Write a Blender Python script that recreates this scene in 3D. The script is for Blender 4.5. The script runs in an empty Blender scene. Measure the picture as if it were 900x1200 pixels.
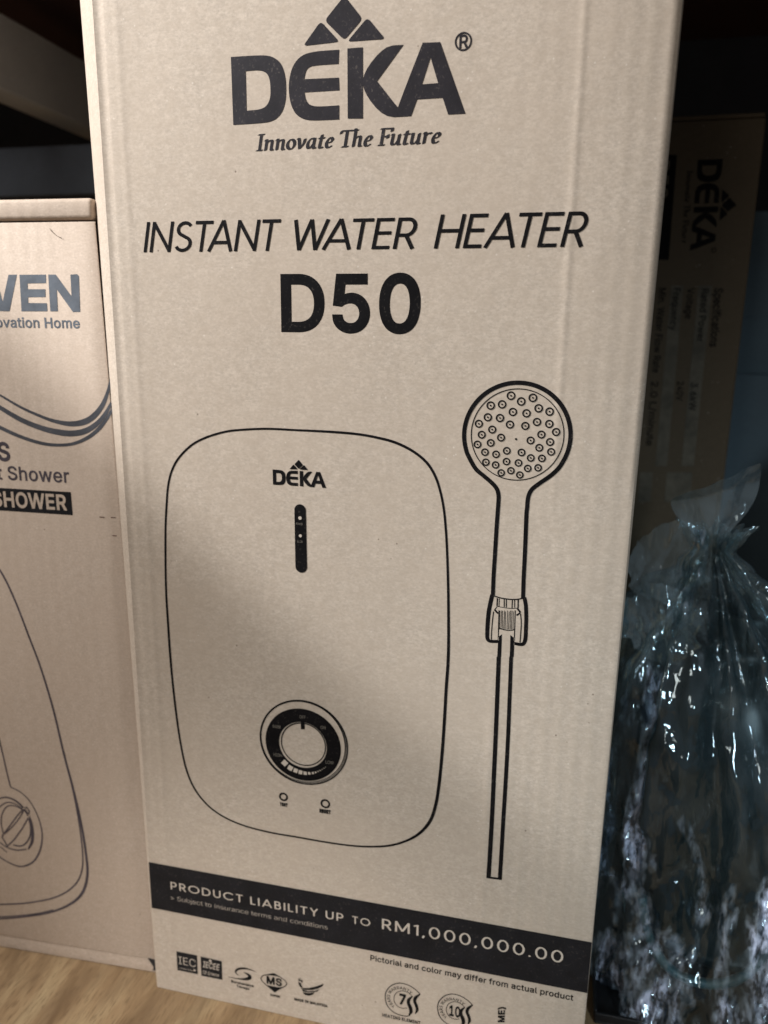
import bpy, math, random
import numpy as np
from mathutils import Matrix, Vector, noise
from mathutils.geometry import delaunay_2d_cdt

random.seed(7)
scene = bpy.context.scene
COL = scene.collection

# ------------------------------------------------------------------ camera
CAM_ROWS = [[0.973851, -0.063677, 0.218081, 0.217116], [0.226829, 0.218593, -0.949087, -0.344367], [0.012764, 0.973736, 0.227321, 0.389972]]
LENS = 17.7487
cam_data = bpy.data.cameras.new('camera')
cam = bpy.data.objects.new('camera', cam_data)
COL.objects.link(cam)
cam.matrix_world = Matrix([r for r in CAM_ROWS] + [[0, 0, 0, 1]])
cam_data.sensor_fit = 'VERTICAL'
cam_data.sensor_height = 24.0
cam_data.lens = LENS
cam_data.clip_start = 0.02
cam_data.clip_end = 20
cam_data.dof.use_dof = True
cam_data.dof.focus_distance = 0.345
cam_data.dof.aperture_fstop = 4.7
scene.camera = cam

# ------------------------------------------------------------------ light
world = bpy.data.worlds.new('World')
scene.world = world
world.use_nodes = True
wbg = world.node_tree.nodes['Background']
wbg.inputs[0].default_value = (0.93, 0.97, 1.0, 1)
wbg.inputs[1].default_value = 0.11


def aim(o, target):
    d = Vector(target) - o.location
    o.rotation_euler = d.to_track_quat('-Z', 'Y').to_euler()


def area_lamp(name, loc, target, power, sx, sy, colour, spread=180):
    l = bpy.data.lights.new(name, 'AREA')
    l.energy = power
    l.shape = 'RECTANGLE'
    l.size, l.size_y = sx, sy
    l.spread = math.radians(spread)
    l.color = colour
    o = bpy.data.objects.new(name, l)
    COL.objects.link(o)
    o.location = loc
    aim(o, target)
    return o


def spot_lamp(name, loc, target, power, angle, blend, radius, colour):
    l = bpy.data.lights.new(name, 'SPOT')
    l.energy = power
    l.spot_size = math.radians(angle)
    l.spot_blend = blend
    l.shadow_soft_size = radius
    l.color = colour
    o = bpy.data.objects.new(name, l)
    COL.objects.link(o)
    o.location = loc
    aim(o, target)
    return o


area_lamp('ceiling_lamp', (-0.60, -0.40, 1.02), (0.05, 0.0, 0.34), 9.2, 0.25, 0.25, (1.0, 0.975, 0.95))
area_lamp('front_fill', (-0.30, -1.30, 1.20), (0.12, 0.0, 0.25), 5.4, 0.5, 0.4, (1.0, 0.94, 0.86))  # added overhead fill from the front, not a known lamp
spot_lamp('upper_spot', (-0.60, -0.45, 0.92), (0.165, 0.0, 0.500), 46.5, 30.0, 0.18, 0.02, (0.965, 0.985, 1.0))  # added spot; its cone edge stands in for a soft shadow edge
spot_lamp('lower_spot', (-0.25, -1.10, 0.75), (0.075, 0.0, -0.02), 38.0, 15.5, 0.9, 0.05, (1.0, 0.98, 0.95))  # added spot that brightens the bottom of the cartons
area_lamp('bag_glint_light', (0.55, -0.80, 0.52), (0.335, 0.06, 0.09), 0.34, 0.06, 0.26, (0.74, 0.90, 1.0), 44)  # added cool light, sized and aimed for glints on the bag

scene.view_settings.view_transform = 'Standard'
scene.view_settings.look = 'None'
scene.view_settings.exposure = 0.0
scene.view_settings.gamma = 1.0
scene.view_settings.use_curve_mapping = False
scene.cycles.max_bounces = 10
scene.cycles.transparent_max_bounces = 24
scene.cycles.sample_clamp_indirect = 4.0
scene.cycles.caustics_reflective = False
scene.cycles.caustics_refractive = False


# ------------------------------------------------------------------ material helpers
class NT:
    def __init__(self, name):
        self.m = bpy.data.materials.new(name)
        self.m.use_nodes = True
        self.t = self.m.node_tree
        self.t.nodes.clear()
        self.out = self.t.nodes.new('ShaderNodeOutputMaterial')

    def n(self, typ, **kw):
        nd = self.t.nodes.new(typ)
        for k, v in kw.items():
            setattr(nd, k, v)
        return nd

    def put(self, sock, v):
        if isinstance(v, bpy.types.NodeSocket):
            self.t.links.new(v, sock)
        elif v is not None:
            if sock.type == 'RGBA' and len(v) == 3:
                v = (*v, 1)
            sock.default_value = v

    def coord(self, scale=(1, 1, 1), rot=(0, 0, 0)):
        tc = self.n('ShaderNodeTexCoord')
        mp = self.n('ShaderNodeMapping')
        mp.inputs['Scale'].default_value = scale
        mp.inputs['Rotation'].default_value = rot
        self.t.links.new(tc.outputs['Object'], mp.inputs[0])
        return mp.outputs[0]

    def noise(self, vec, scale, detail=2.0, rough=0.5, dist=0.0):
        nd = self.n('ShaderNodeTexNoise')
        self.put(nd.inputs['Vector'], vec)
        nd.inputs['Scale'].default_value = scale
        nd.inputs['Detail'].default_value = detail
        nd.inputs['Roughness'].default_value = rough
        nd.inputs['Distortion'].default_value = dist
        return nd.outputs[0]

    def voronoi(self, vec, scale, feature='F1'):
        nd = self.n('ShaderNodeTexVoronoi', feature=feature)
        self.put(nd.inputs['Vector'], vec)
        nd.inputs['Scale'].default_value = scale
        return nd.outputs['Distance']

    def math(self, op, a, b=0.0, c=None):
        nd = self.n('ShaderNodeMath', operation=op)
        self.put(nd.inputs[0], a)
        self.put(nd.inputs[1], b)
        if c is not None:
            self.put(nd.inputs[2], c)
        return nd.outputs[0]

    def remap(self, v, a, b, c, d, clamp=True):
        nd = self.n('ShaderNodeMapRange', clamp=clamp)
        self.put(nd.inputs[0], v)
        for i, q in enumerate((a, b, c, d)):
            nd.inputs[i + 1].default_value = q
        return nd.outputs[0]

    def mix(self, fac, a, b, blend='MIX'):
        nd = self.n('ShaderNodeMix', data_type='RGBA', blend_type=blend)
        self.put(nd.inputs[0], fac)
        self.put(nd.inputs[6], a)
        self.put(nd.inputs[7], b)
        return nd.outputs[2]

    def xyz(self, vec):
        nd = self.n('ShaderNodeSeparateXYZ')
        self.put(nd.inputs[0], vec)
        return nd.outputs

    def bump(self, h, strength, dist, normal=None):
        nd = self.n('ShaderNodeBump')
        nd.inputs['Strength'].default_value = strength
        nd.inputs['Distance'].default_value = dist
        self.put(nd.inputs['Height'], h)
        if normal is not None:
            self.put(nd.inputs['Normal'], normal)
        return nd.outputs[0]

    def principled(self, colour, rough, spec=0.3, normal=None, **kw):
        nd = self.n('ShaderNodeBsdfPrincipled')
        self.put(nd.inputs['Base Color'], colour)
        self.put(nd.inputs['Roughness'], rough)
        self.put(nd.inputs['Specular IOR Level'], spec)
        if normal is not None:
            self.put(nd.inputs['Normal'], normal)
        for k, v in kw.items():
            self.put(nd.inputs[k], v)
        return nd.outputs[0]

    def done(self, shader):
        self.t.links.new(shader, self.out.inputs[0])
        return self.m


def gauss(t, x, c, w):
    d = t.math('DIVIDE', t.math('SUBTRACT', x, c), w)
    return t.math('POWER', 2.718, t.math('MULTIPLY', t.math('MULTIPLY', d, d), -1.0))


def cardboard(name, colour, creases=(), flute=0.5, x_flutes=None):
    t = NT(name)
    v = t.coord()
    x, y, z = t.xyz(v)
    fine = t.noise(t.coord((700, 700, 1100)), 1.0, 3, 0.65)
    fibre = t.noise(t.coord((160, 160, 900)), 1.0, 2, 0.6)
    blotch = t.noise(v, 16.0, 4, 0.6)
    mott = t.noise(t.coord((210, 210, 300)), 1.0, 3, 0.65)
    col = t.mix(t.remap(fine, 0.3, 0.7, 0, 1), tuple(c * 0.80 for c in colour), tuple(c * 1.16 for c in colour))
    col = t.mix(t.remap(mott, 0.36, 0.66, 0, 0.6), col, tuple(c * k for c, k in zip(colour, (0.83, 0.81, 0.78))))
    col = t.mix(t.remap(fibre, 0.5, 0.75, 0, 0.3), col, tuple(min(1, c * k) for c, k in zip(colour, (1.12, 1.12, 1.12))))
    col = t.mix(t.remap(blotch, 0.38, 0.66, 0.0, 0.5), col, tuple(c * k for c, k in zip(colour, (0.93, 0.90, 0.87))))
    # dark flecks of recycled pulp, pale fibres
    fl = t.voronoi(v, 120.0)
    pick = t.noise(v, 47.0, 1, 0.5)
    spot = t.math('MULTIPLY', t.remap(fl, 0.035, 0.07, 1, 0), t.remap(pick, 0.60, 0.66, 0, 0.7))
    col = t.mix(spot, col, (0.10, 0.07, 0.05))
    fl2 = t.voronoi(t.coord((1, 1, 1), (0.3, 0.2, 0.5)), 260.0)
    pick2 = t.noise(v, 61.0, 1, 0.5)
    spot2 = t.math('MULTIPLY', t.remap(fl2, 0.06, 0.14, 1, 0), t.remap(pick2, 0.58, 0.63, 0, 0.3))
    col = t.mix(spot2, col, (0.80, 0.74, 0.66))
    # flutes of the corrugated core telegraphing through the liner
    wob = t.noise(t.coord((9, 9, 3)), 1.0, 2, 0.5)
    ph = t.math('ADD', t.math('MULTIPLY', x, 2 * math.pi / 0.0074), t.math('MULTIPLY', wob, 5.0))
    fw = t.math('SINE', ph)
    mask = t.remap(t.noise(t.coord((14, 14, 4)), 1.0, 2, 0.5), 0.36, 0.66, 0.1, 1.0)
    if x_flutes is not None:
        mask = t.math('MULTIPLY', mask, t.remap(x, x_flutes - 0.03, x_flutes, 0.12, 1.0))
    fw = t.math('MULTIPLY', t.math('MULTIPLY', fw, mask), flute)
    col = t.mix(t.remap(fw, 0.15, 0.9, 0, 0.22), col, tuple(c * k for c, k in zip(colour, (0.84, 0.84, 0.78))))
    h = t.math('MULTIPLY', fw, 0.00010)
    dent = t.noise(t.coord((22, 22, 12)), 1.0, 3, 0.5)
    h = t.math('ADD', h, t.math('MULTIPLY', dent, 0.0009))
    for (xc, w, amp, z0, z1) in creases:
        g = t.math('MULTIPLY', gauss(t, x, xc, w), amp)
        mid, half = (z0 + z1) / 2, (z1 - z0) / 2
        inz = t.remap(t.math('ABSOLUTE', t.math('SUBTRACT', z, mid)), half * 0.75, half, 1, 0)
        h = t.math('ADD', h, t.math('MULTIPLY', g, inz))
    h = t.math('ADD', h, t.math('MULTIPLY', fine, 0.00003))
    h = t.math('ADD', h, t.math('MULTIPLY', mott, 0.00006))
    nrm = t.bump(h, 1.0, 1.0)
    return t.done(t.principled(col, 0.72, 0.22, nrm))


def ink(name, colour, rough, spec, wear=0.5):
    t = NT(name)
    v = t.coord()
    a = t.noise(t.coord((900, 900, 900)), 1.0, 2, 0.6)
    b = t.noise(v, 90.0, 3, 0.6)
    sp = t.math('MULTIPLY', t.remap(a, 0.60, 0.74, 0, 1), t.remap(b, 0.4, 0.65, 0.05, wear))
    col = t.mix(t.remap(b, 0.3, 0.7, 0, 1), tuple(c * 0.8 for c in colour), tuple(c * 1.35 for c in colour))
    col = t.mix(sp, col, (0.26, 0.22, 0.18))
    nrm = t.bump(t.noise(t.coord((600, 600, 600)), 1.0, 2, 0.6), 1.0, 0.00004)
    return t.done(t.principled(col, rough, spec, nrm))


def plain(name, colour, rough=0.6, spec=0.3, var=0.25, scale=30.0, bump=0.0004):
    t = NT(name)
    v = t.coord()
    n1 = t.noise(v, scale, 4, 0.6)
    n2 = t.noise(v, scale * 12, 3, 0.6)
    col = t.mix(n1, tuple(c * (1 - var) for c in colour), tuple(c * (1 + var) for c in colour))
    col = t.mix(t.remap(n2, 0.4, 0.7, 0, 0.3), col, tuple(c * 0.75 for c in colour))
    return t.done(t.principled(col, t.remap(n1, 0.2, 0.8, rough - 0.08, rough + 0.08), spec, t.bump(n1, 0.6, bump)))


def wood(name):
    t = NT(name)
    v = t.coord((1, 1, 1), (0, 0, math.radians(-4)))
    x, y, z = t.xyz(v)
    warp = t.noise(t.coord((6, 1.6, 1)), 1.0, 3, 0.5)
    comb = t.n('ShaderNodeCombineXYZ')
    t.put(comb.inputs[0], t.math('ADD', t.math('MULTIPLY', x, 42.0), t.math('MULTIPLY', warp, 9.0)))
    t.put(comb.inputs[1], t.math('MULTIPLY', y, 9.0))
    broad = t.noise(comb.outputs[0], 1.0, 4, 0.6)
    streak = t.noise(t.coord((330, 34, 1), (0, 0, math.radians(-4))), 1.0, 3, 0.6)
    pores = t.noise(t.coord((900, 110, 1), (0, 0, math.radians(-4))), 1.0, 2, 0.5)
    patch = t.noise(t.coord((46, 15, 1), (0, 0, math.radians(-14))), 1.0, 3, 0.6)
    cr = t.n('ShaderNodeValToRGB')
    e = cr.color_ramp.elements
    e[0].position, e[0].color = 0.30, (0.115, 0.062, 0.026, 1)
    e[1].position, e[1].color = 0.70, (0.405, 0.300, 0.170, 1)
    k = cr.color_ramp.elements.new(0.5)
    k.color = (0.30, 0.20, 0.108, 1)
    t.put(cr.inputs[0], broad)
    col = t.mix(t.remap(streak, 0.48, 0.72, 0, 0.6), cr.outputs[0], (0.17, 0.105, 0.055))
    col = t.mix(t.remap(pores, 0.53, 0.72, 0, 0.6), col, (0.09, 0.05, 0.025))
    col = t.mix(t.remap(patch, 0.46, 0.68, 0, 0.6), col, (0.17, 0.110, 0.06))
    return t.done(t.principled(col, 0.5, 0.35, t.bump(streak, 0.4, 0.0003)))


def film(name, milk, tint, facet=0.0, sheen=(0.80, 0.95, 1.0), zone=False):
    """thin clear polythene: mostly see-through, glossy, slightly milky on the folds"""
    t = NT(name)
    v = t.coord()
    r1 = t.noise(t.coord((30, 30, 10)), 1.0, 2, 0.5, 0.5)
    r2 = t.noise(t.coord((90, 90, 40)), 1.0, 2, 0.5, 0.6)
    ridge = t.math('ABSOLUTE', t.math('SUBTRACT', r1, 0.5))
    ridge2 = t.math('ABSOLUTE', t.math('SUBTRACT', r2, 0.5))
    h = t.math('ADD', t.math('MULTIPLY', ridge, 0.010), t.math('MULTIPLY', ridge2, 0.0022))
    nrm = t.bump(h, 0.9, 1.0)
    mask = None
    if zone:                                     # crumpled patches low on the bag; pale lilac colour imitates their glints
        ox, oy, oz = t.xyz(v)
        n0 = t.noise(t.coord((34, 34, 9)), 1.0, 3, 0.55, 0.4)
        n0 = t.math('SUBTRACT', n0, t.math('MULTIPLY', ox, 1.5))
        low = t.remap(oz, 0.075, 0.175, 0.07, -0.10)
        mask = t.remap(t.math('ADD', n0, low), 0.575, 0.69, 0, 1)
    if facet:
        for sc, k in (((120, 120, 45), facet), ((210, 210, 90), facet * 0.8)):
            vo = t.n('ShaderNodeTexVoronoi', feature='F1')
            t.put(vo.inputs['Vector'], t.coord(sc, (0.3, 0.2, 0.1)))
            vo.inputs['Scale'].default_value = 1.0
            off = t.n('ShaderNodeVectorMath', operation='SUBTRACT')
            t.put(off.inputs[0], vo.outputs['Color'])
            off.inputs[1].default_value = (0.5, 0.5, 0.5)
            ml = t.n('ShaderNodeVectorMath', operation='SCALE')
            t.put(ml.inputs[0], off.outputs[0])
            if mask is not None:
                t.put(ml.inputs['Scale'], t.remap(mask, 0, 1, k, 0.8))
            else:
                ml.inputs['Scale'].default_value = k
            ad = t.n('ShaderNodeVectorMath', operation='ADD')
            t.put(ad.inputs[0], nrm)
            t.put(ad.inputs[1], ml.outputs[0])
            no = t.n('ShaderNodeVectorMath', operation='NORMALIZE')
            t.put(no.inputs[0], ad.outputs[0])
            nrm = no.outputs[0]
    tr = t.n('ShaderNodeBsdfTransparent')
    tr.inputs[0].default_value = (0.76, 0.83, 0.85, 1)
    gl = t.n('ShaderNodeBsdfGlossy')
    gl.inputs['Roughness'].default_value = 0.09
    gl.inputs['Color'].default_value = (*sheen, 1)
    t.put(gl.inputs['Normal'], nrm)
    df = t.n('ShaderNodeBsdfDiffuse')
    t.put(df.inputs['Color'], t.mix(mask, tint, (0.66, 0.72, 0.92)) if mask is not None else tint)
    t.put(df.inputs['Normal'], nrm)
    fr = t.n('ShaderNodeFresnel')
    fr.inputs[0].default_value = 1.5
    t.put(fr.inputs['Normal'], nrm)
    m1 = t.n('ShaderNodeMixShader')
    cloud = t.noise(v, 26.0, 3, 0.6)
    gather = t.remap(t.xyz(v)[2], 0.10, 0.265, 1.0, 7.0)
    t.put(m1.inputs[0], t.math('MULTIPLY', t.remap(cloud, 0.42, 0.68, milk * 0.4, milk * 1.6), gather))
    t.t.links.new(tr.outputs[0], m1.inputs[1])
    t.t.links.new(df.outputs[0], m1.inputs[2])
    if mask is not None:
        fine = t.noise(t.coord((260, 260, 110)), 1.0, 2, 0.6)
        lk = m1.inputs[0].links[0].from_socket
        t.put(m1.inputs[0], t.math('ADD', lk, t.math('MULTIPLY', mask, t.remap(fine, 0.38, 0.66, 0.02, 0.62))))
        t.put(gl.inputs['Roughness'], t.remap(mask, 0, 1, 0.09, 0.17))
    m2 = t.n('ShaderNodeMixShader')
    t.put(m2.inputs[0], t.remap(fr.outputs[0], 0.0, 1.0, 0.06, 0.6))
    t.t.links.new(m1.outputs[0], m2.inputs[1])
    t.t.links.new(gl.outputs[0], m2.inputs[2])
    return t.done(m2.outputs[0])


KRAFT = (0.468, 0.394, 0.324)
M_BOX = cardboard('kraft_cardboard', KRAFT, creases=[(0.0915, 0.0018, 0.00028, 0.30, 0.62), (-0.1135, 0.0020, 0.00018, -0.1, 0.62),
                                                     (0.0685, 0.0022, 0.00028, -0.1, 0.24)], flute=0.5, x_flutes=0.09)
M_BOX_B = cardboard('tan_cardboard', (0.505, 0.41, 0.335), flute=0.45)
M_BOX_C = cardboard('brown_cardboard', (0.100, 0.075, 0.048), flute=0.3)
M_DIM = plain('dim_reversed_print', (0.17, 0.15, 0.125), 0.75, 0.2, 0.15, 200, 0.0001)
M_PALE = plain('unprinted_liner', (0.50, 0.43, 0.36), 0.75, 0.2, 0.08, 200, 0.0001)
M_INK = ink('black_ink', (0.0055, 0.005, 0.0055), 0.65, 0.06, 0.16)
M_INK_LOGO = ink('dark_slate_ink', (0.017, 0.0145, 0.0175), 0.6, 0.12, 0.3)
M_INK_BLUE = ink('slate_blue_ink', (0.098, 0.110, 0.130), 0.5, 0.3, 0.4)
M_INK_WAVE = ink('slate_grey_ink', (0.060, 0.062, 0.072), 0.5, 0.3, 0.4)
M_INK_PURPLE = ink('dim_purple_ink', (0.058, 0.048, 0.058), 0.5, 0.3, 0.4)
M_INK_NAVY = ink('charcoal_ink', (0.0085, 0.0085, 0.0105), 0.55, 0.2, 0.18)
M_GREY_INK = ink('grey_stripe_ink', (0.10, 0.085, 0.062), 0.6, 0.2, 0.3)
M_WOOD = wood('wood_laminate')
M_DARK = plain('dark_painted_steel', (0.018, 0.019, 0.022), 0.5, 0.3)
M_RAIL = plain('blue_black_steel', (0.14, 0.16, 0.195), 0.5, 0.35)
M_BEAM = plain('grey_brown_steel', (0.75, 0.73, 0.68), 0.55, 0.3, 0.15)
M_UNDER = plain('dark_brown_board', (0.12, 0.065, 0.05), 0.7, 0.2)
M_BACK = plain('dull_black_panel', (0.08, 0.08, 0.085), 0.8, 0.1)
M_BLUEGREY = plain('blue_grey_plastic', (0.10, 0.145, 0.175), 0.6, 0.3)
M_TUB = plain('dark_teal_plastic', (0.006, 0.016, 0.020), 0.35, 0.45)
M_CABLE = plain('teal_cable_sheath', (0.030, 0.085, 0.10), 0.35, 0.5)
M_BLACKBAG = plain('black_polythene', (0.008, 0.008, 0.009), 0.42, 0.3, 0.2, 20, 0.002)
M_FILM = film('clear_polythene', 0.010, (0.44, 0.54, 0.59), 0.12, (0.78, 0.93, 1.0), True)
M_FILM3 = film('gathered_polythene', 0.016, (0.48, 0.57, 0.62), 0.10, (0.78, 0.93, 1.0))
M_HAIR = plain('dark_fibre', (0.05, 0.03, 0.02))

# ------------------------------------------------------------------ object helpers


def empty(name, loc, label, cat, rz=0.0, group=None):
    o = bpy.data.objects.new(name, None)
    COL.objects.link(o)
    o.location = loc
    o.rotation_euler = (0, 0, rz)
    o.empty_display_size = 0.02
    o['label'] = label
    o['category'] = cat
    if group:
        o['group'] = group
    return o


def mesh_obj(name, verts, faces, mat, parent=None, smooth=None, label=None):
    """verts are given in the frame whose origin is the parent's own location"""
    me = bpy.data.meshes.new(name)
    me.from_pydata([tuple(v) for v in verts], [], faces)
    me.update()
    if smooth is not None:
        me.polygons.foreach_set('use_smooth', [True] * len(me.polygons))
        me.set_sharp_from_angle(angle=math.radians(smooth))
    me.materials.append(mat)
    o = bpy.data.objects.new(name, me)
    COL.objects.link(o)
    if parent is not None:
        o.parent = parent
    if label:
        o['label'] = label
    return o


def box_geo(x0, x1, y0, y1, z0, z1, b=0.0):
    """box with chamfered edges (b)"""
    if b <= 0:
        v = [(x, y, z) for z in (z0, z1) for y in (y0, y1) for x in (x0, x1)]
        return v, [(0, 2, 3, 1), (4, 5, 7, 6), (0, 1, 5, 4), (2, 6, 7, 3), (0, 4, 6, 2), (1, 3, 7, 5)]
    import bmesh
    bm = bmesh.new()
    bmesh.ops.create_cube(bm, size=1)
    for q in bm.verts:
        q.co = Vector(((x0 + x1) / 2 + q.co.x * (x1 - x0), (y0 + y1) / 2 + q.co.y * (y1 - y0), (z0 + z1) / 2 + q.co.z * (z1 - z0)))
    bmesh.ops.bevel(bm, geom=list(bm.edges), offset=b, segments=3, affect='EDGES', profile=0.5)
    bm.verts.ensure_lookup_table()
    v = [tuple(q.co) for q in bm.verts]
    f = [[w.index for w in fc.verts] for fc in bm.faces]
    bm.free()
    return v, f


def sweep_z(profile, zs):
    """profile(z) -> closed list of (x, y); skinned over the heights zs, capped"""
    verts, faces, n = [], [], 0
    for z in zs:
        pr = profile(z)
        n = len(pr)
        verts += [(x, y, z) for x, y in pr]
    for k in range(len(zs) - 1):
        for i in range(n):
            j = (i + 1) % n
            faces.append((k * n + i, k * n + j, (k + 1) * n + j, (k + 1) * n + i))
    faces.append(tuple(range(n))[::-1])
    faces.append(tuple((len(zs) - 1) * n + i for i in range(n)))
    return verts, faces


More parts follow.
